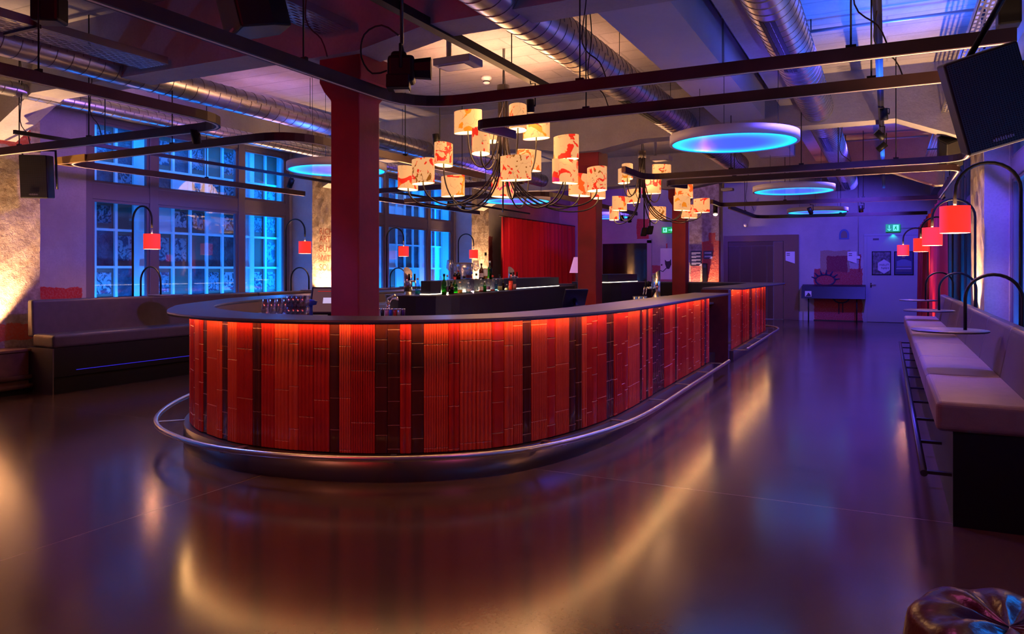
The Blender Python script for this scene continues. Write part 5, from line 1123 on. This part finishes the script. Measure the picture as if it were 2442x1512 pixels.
def bottle(x, y, z, h, r, g_, label, liq=None, lev=.3, lab=None, cap='black', sh=.55, neck=.3):
    t = thing('bottle', (x, y, z), label, 'bottle', 'bottles on the back-bar island')
    nr = max(.009, r * .33)
    bo = MB().lathe([(0, 0), (r, 0), (r, h * sh), (r * .85, h * (sh + .06)), (nr, h * (sh + .2)), (nr, h * .93), (0, h * .93)], (x, y, z), 20).build('body', M[g_], t)
    MB().lathe([(0, h * .88), (nr * 1.35, h * .88), (nr * 1.35, h), (0, h)], (x, y, z), 14).build('cap', M[cap], t)
    if liq: MB().lathe([(0, .004), (r * .93, .004), (r * .93, h * lev), (0, h * lev)], (x, y, z), 18).build('liquid', M[liq], bo)
    if lab: MB().lathe([(r * 1.02, h * .12), (r * 1.02, h * .38)], (x, y, z), 20, caps=False).build('label', M[lab], bo, recalc=False)
BT = [(996, 701, 38, 12, 'gblue', 'liqt', .2, None, 'cork', 'round blue bottle with cork beside the first tap tower'), (1059, 703, 50, 12, 'ggreen', 'liqy', .15, None, 'black', 'green bottle with black cap, first beside the steel shelf end'),
      (1067, 701, 46, 8, 'gclear', None, 0, 'labeld', 'cork', 'slim violet-labelled bottle between the two green ones'), (1076, 701, 30, 13, 'gdark', 'liqa', .55, None, 'black', 'squat dark bottle glowing amber, in front of the second green bottle'),
      (1085, 699, 37, 13, 'ggreen', None, 0, None, 'labelr', 'large green bottle with red top'), (1097, 699.5, 28, 12, 'gclear', 'liqa', .3, None, 'cork', 'small clear bottle with a little amber spirit'),
      (1107, 699, 41, 15, 'gclear', None, 0, None, 'black', 'broad clear bottle with black stopper'), (1117, 698, 24, 12, 'gclear', 'liqt', .2, 'label', 'steel', 'short clear bottle with pale label'),
      (1125, 697.5, 50, 12, 'gfrost', None, 0, None, 'bluep', 'frosted white bottle with blue neck'), (1136, 697, 45, 12, 'gclear', 'liqy', .08, None, 'black', 'tall clear bottle with rounded shoulders and black cap'),
      (1147, 696, 32, 12, 'gclear', 'liqr', .25, 'label', 'steel', 'clear bottle with a white label over red liqueur'), (1156, 696, 26, 9, 'ggreen', 'liqt', .6, None, 'steel', 'small turquoise bottle in the front row'),
      (1164, 695, 32, 11, 'gclear', None, 0, 'labeld', 'steel', 'clear bottle with violet and white label'), (1175, 694, 38, 12, 'gclear', 'liqr', .1, None, 'labelr', 'clear conical bottle with a trace of red'),
      (1183, 693.6, 29, 8, 'gblue', None, 0, None, 'steel', 'slim pale-blue bottle near the right end of the row'), (1192, 693, 39, 12, 'gclear', 'liqy', .28, None, 'black', 'clear round bottle a third full of yellow spirit'),
      (1200, 692.3, 30, 7, 'gdark', 'liqr', .5, None, 'labelr', 'thin dark bottle right of the yellow spirit'), (1209, 691.8, 14, 9, 'gclear', 'liqy', .4, None, 'steel', 'very small bottle of yellow spirit'),
      (1218, 691, 41, 11, 'gpink', 'liqp', .52, None, 'black', 'tall pink bottle with black cap'), (1227, 690.5, 35, 9, 'gclear', 'liqp', .38, None, 'paper', 'half-pink bottle at the right end of the row')]
for (px, py, hp, wp, g_, lq, lv, lb_, cp, l) in BT:
    d = .3 * FPX / (py - 645); d = min(d, 12); p = atD(px, py, d); bottle(p[0], p[1], 1.15, hp * d / FPX, wp / 2 * d / FPX, g_, l, lq, lv, lb_, cp)
for (px, tp_, wp, g_, lq, lb_, cp, l) in ((1148, 628, 12, 'gdark', 'liqa', 'label', 'black', 'white-labelled bottle standing high on the shelf, left of the tallest'), (1158, 602, 12, 'gclear', 'liqa', 'label', 'black', 'tallest bottle with whisky, on the raised shelf'), (1168, 622, 12, 'ggreen', None, None, 'steel', 'dark green bottle with steel stopper right of the tallest'),
        (1085, 648, 9, 'gdark', 'liqr', 'labelr', 'steel', 'red-labelled bottle in front of the big glass bowl'), (1093, 645, 11, 'gdark', 'liqr', None, 'labelr', 'round dark red bottle in front of the big glass bowl'), (1119, 640, 15, 'gclear', None, 'labelr', 'steel', 'wide clear bottle with round red emblem'), (1051, 659, 7, 'gclear', None, None, 'cork', 'tiny clear bottle on the shelf left of the wine glass')):
    d = 11.2 if px > 1100 else 10.7; p = atD(px, 645, d); zz = 1.32; h_ = EYE - zz + (645 - tp_) * d / FPX; bottle(p[0], p[1], zz, h_, wp / 2 * d / FPX, g_, l, lq, .4, lb_, cp)
for px, tp_, l in ((1073, 620, 'large wine glass left of the big glass bowl'), (1135, 621, 'large wine glass right of the big glass bowl')):
    d = 10.9; p = atD(px, 645, d); wineglass('wine_glass', p[0], p[1], 1.32, EYE - 1.32 + (645 - tp_) * d / FPX, .055, l, 'large wine glasses on the island')
p = atD(1105, 645, 11.1); t = thing('glass_bowl', (p[0], p[1], 1.32), 'big clear glass bowl with copper rim among the bottles', 'bowl')
MB().lathe([(0, 0), (.09, 0), (.11, .03), (.14, .12), (.145, .24), (.14, .24), (.135, .12), (.1, .04), (0, .02)], (p[0], p[1], 1.32), 28).build('bowl', M['glass'], t); MB().tube([(p[0] + .143 * cos(q), p[1] + .143 * sin(q), 1.56) for q in [2 * pi * k / 24 for k in range(24)]], .004, 6, closed=True).build('rim', M['railbrass'], t)

for y_, x_ in ((8.3, -5.1), (9.2, -5.22), (10.1, -5.3)): light('POINT', (x_ + .02, y_, 1.165), (1, .8, .55), 2.2, size=.01)
# pouf, front right corner
p = atZ(2340, 1440, .42); t = thing('tufted_pouf', (p[0] + .12, p[1] - .1, 0), 'glossy dark red button-tufted leather pouf at the lower right corner', 'pouf')
cx, cy = p[0] + .06, p[1] - .1; ORG[t] = (cx, cy, 0); t.location = (cx, cy, 0)
mb = MB(); n_, k_ = 64, 14; R0, H0 = .27, .44
vs = []
for j in range(k_ + 1):
    q = j / k_
    for i in range(n_):
        a = 2 * pi * i / n_; fold = .5 + .5 * cos(a * 8)
        if q < .5: r_ = R0 * (1 + .06 * sin(pi * q * 2)) * (1 - .03 * (1 - fold)); z = H0 * .86 * q * 2
        else:
            s_ = (q - .5) * 2; r_ = R0 * cos(s_ * pi / 2) ** .7 * (1 - .05 * (1 - fold) * (1 - s_)); z = H0 * .86 + .07 * sin(s_ * pi / 2 * 1.3) * (1 - .5 * (1 - fold) * s_) - .035 * max(0, s_ - .8) * 5
        vs.append((cx + r_ * cos(a), cy + r_ * sin(a), z))
mb.add(vs, [(j * n_ + i, j * n_ + (i + 1) % n_, (j + 1) * n_ + (i + 1) % n_, (j + 1) * n_ + i) for j in range(k_) for i in range(n_)], 0, True)
mb.build('cushion', M['pouf'], t); MB().lathe([(0, -.008), (.018, 0), (0, .012)], (cx, cy, H0 * .86 + .005), 12).build('button', M['pouf'], t)
MB().lathe([(0, 0), (.2, 0), (.2, .02), (0, .02)], (cx, cy, 0), 24).build('base', M['black'], t)
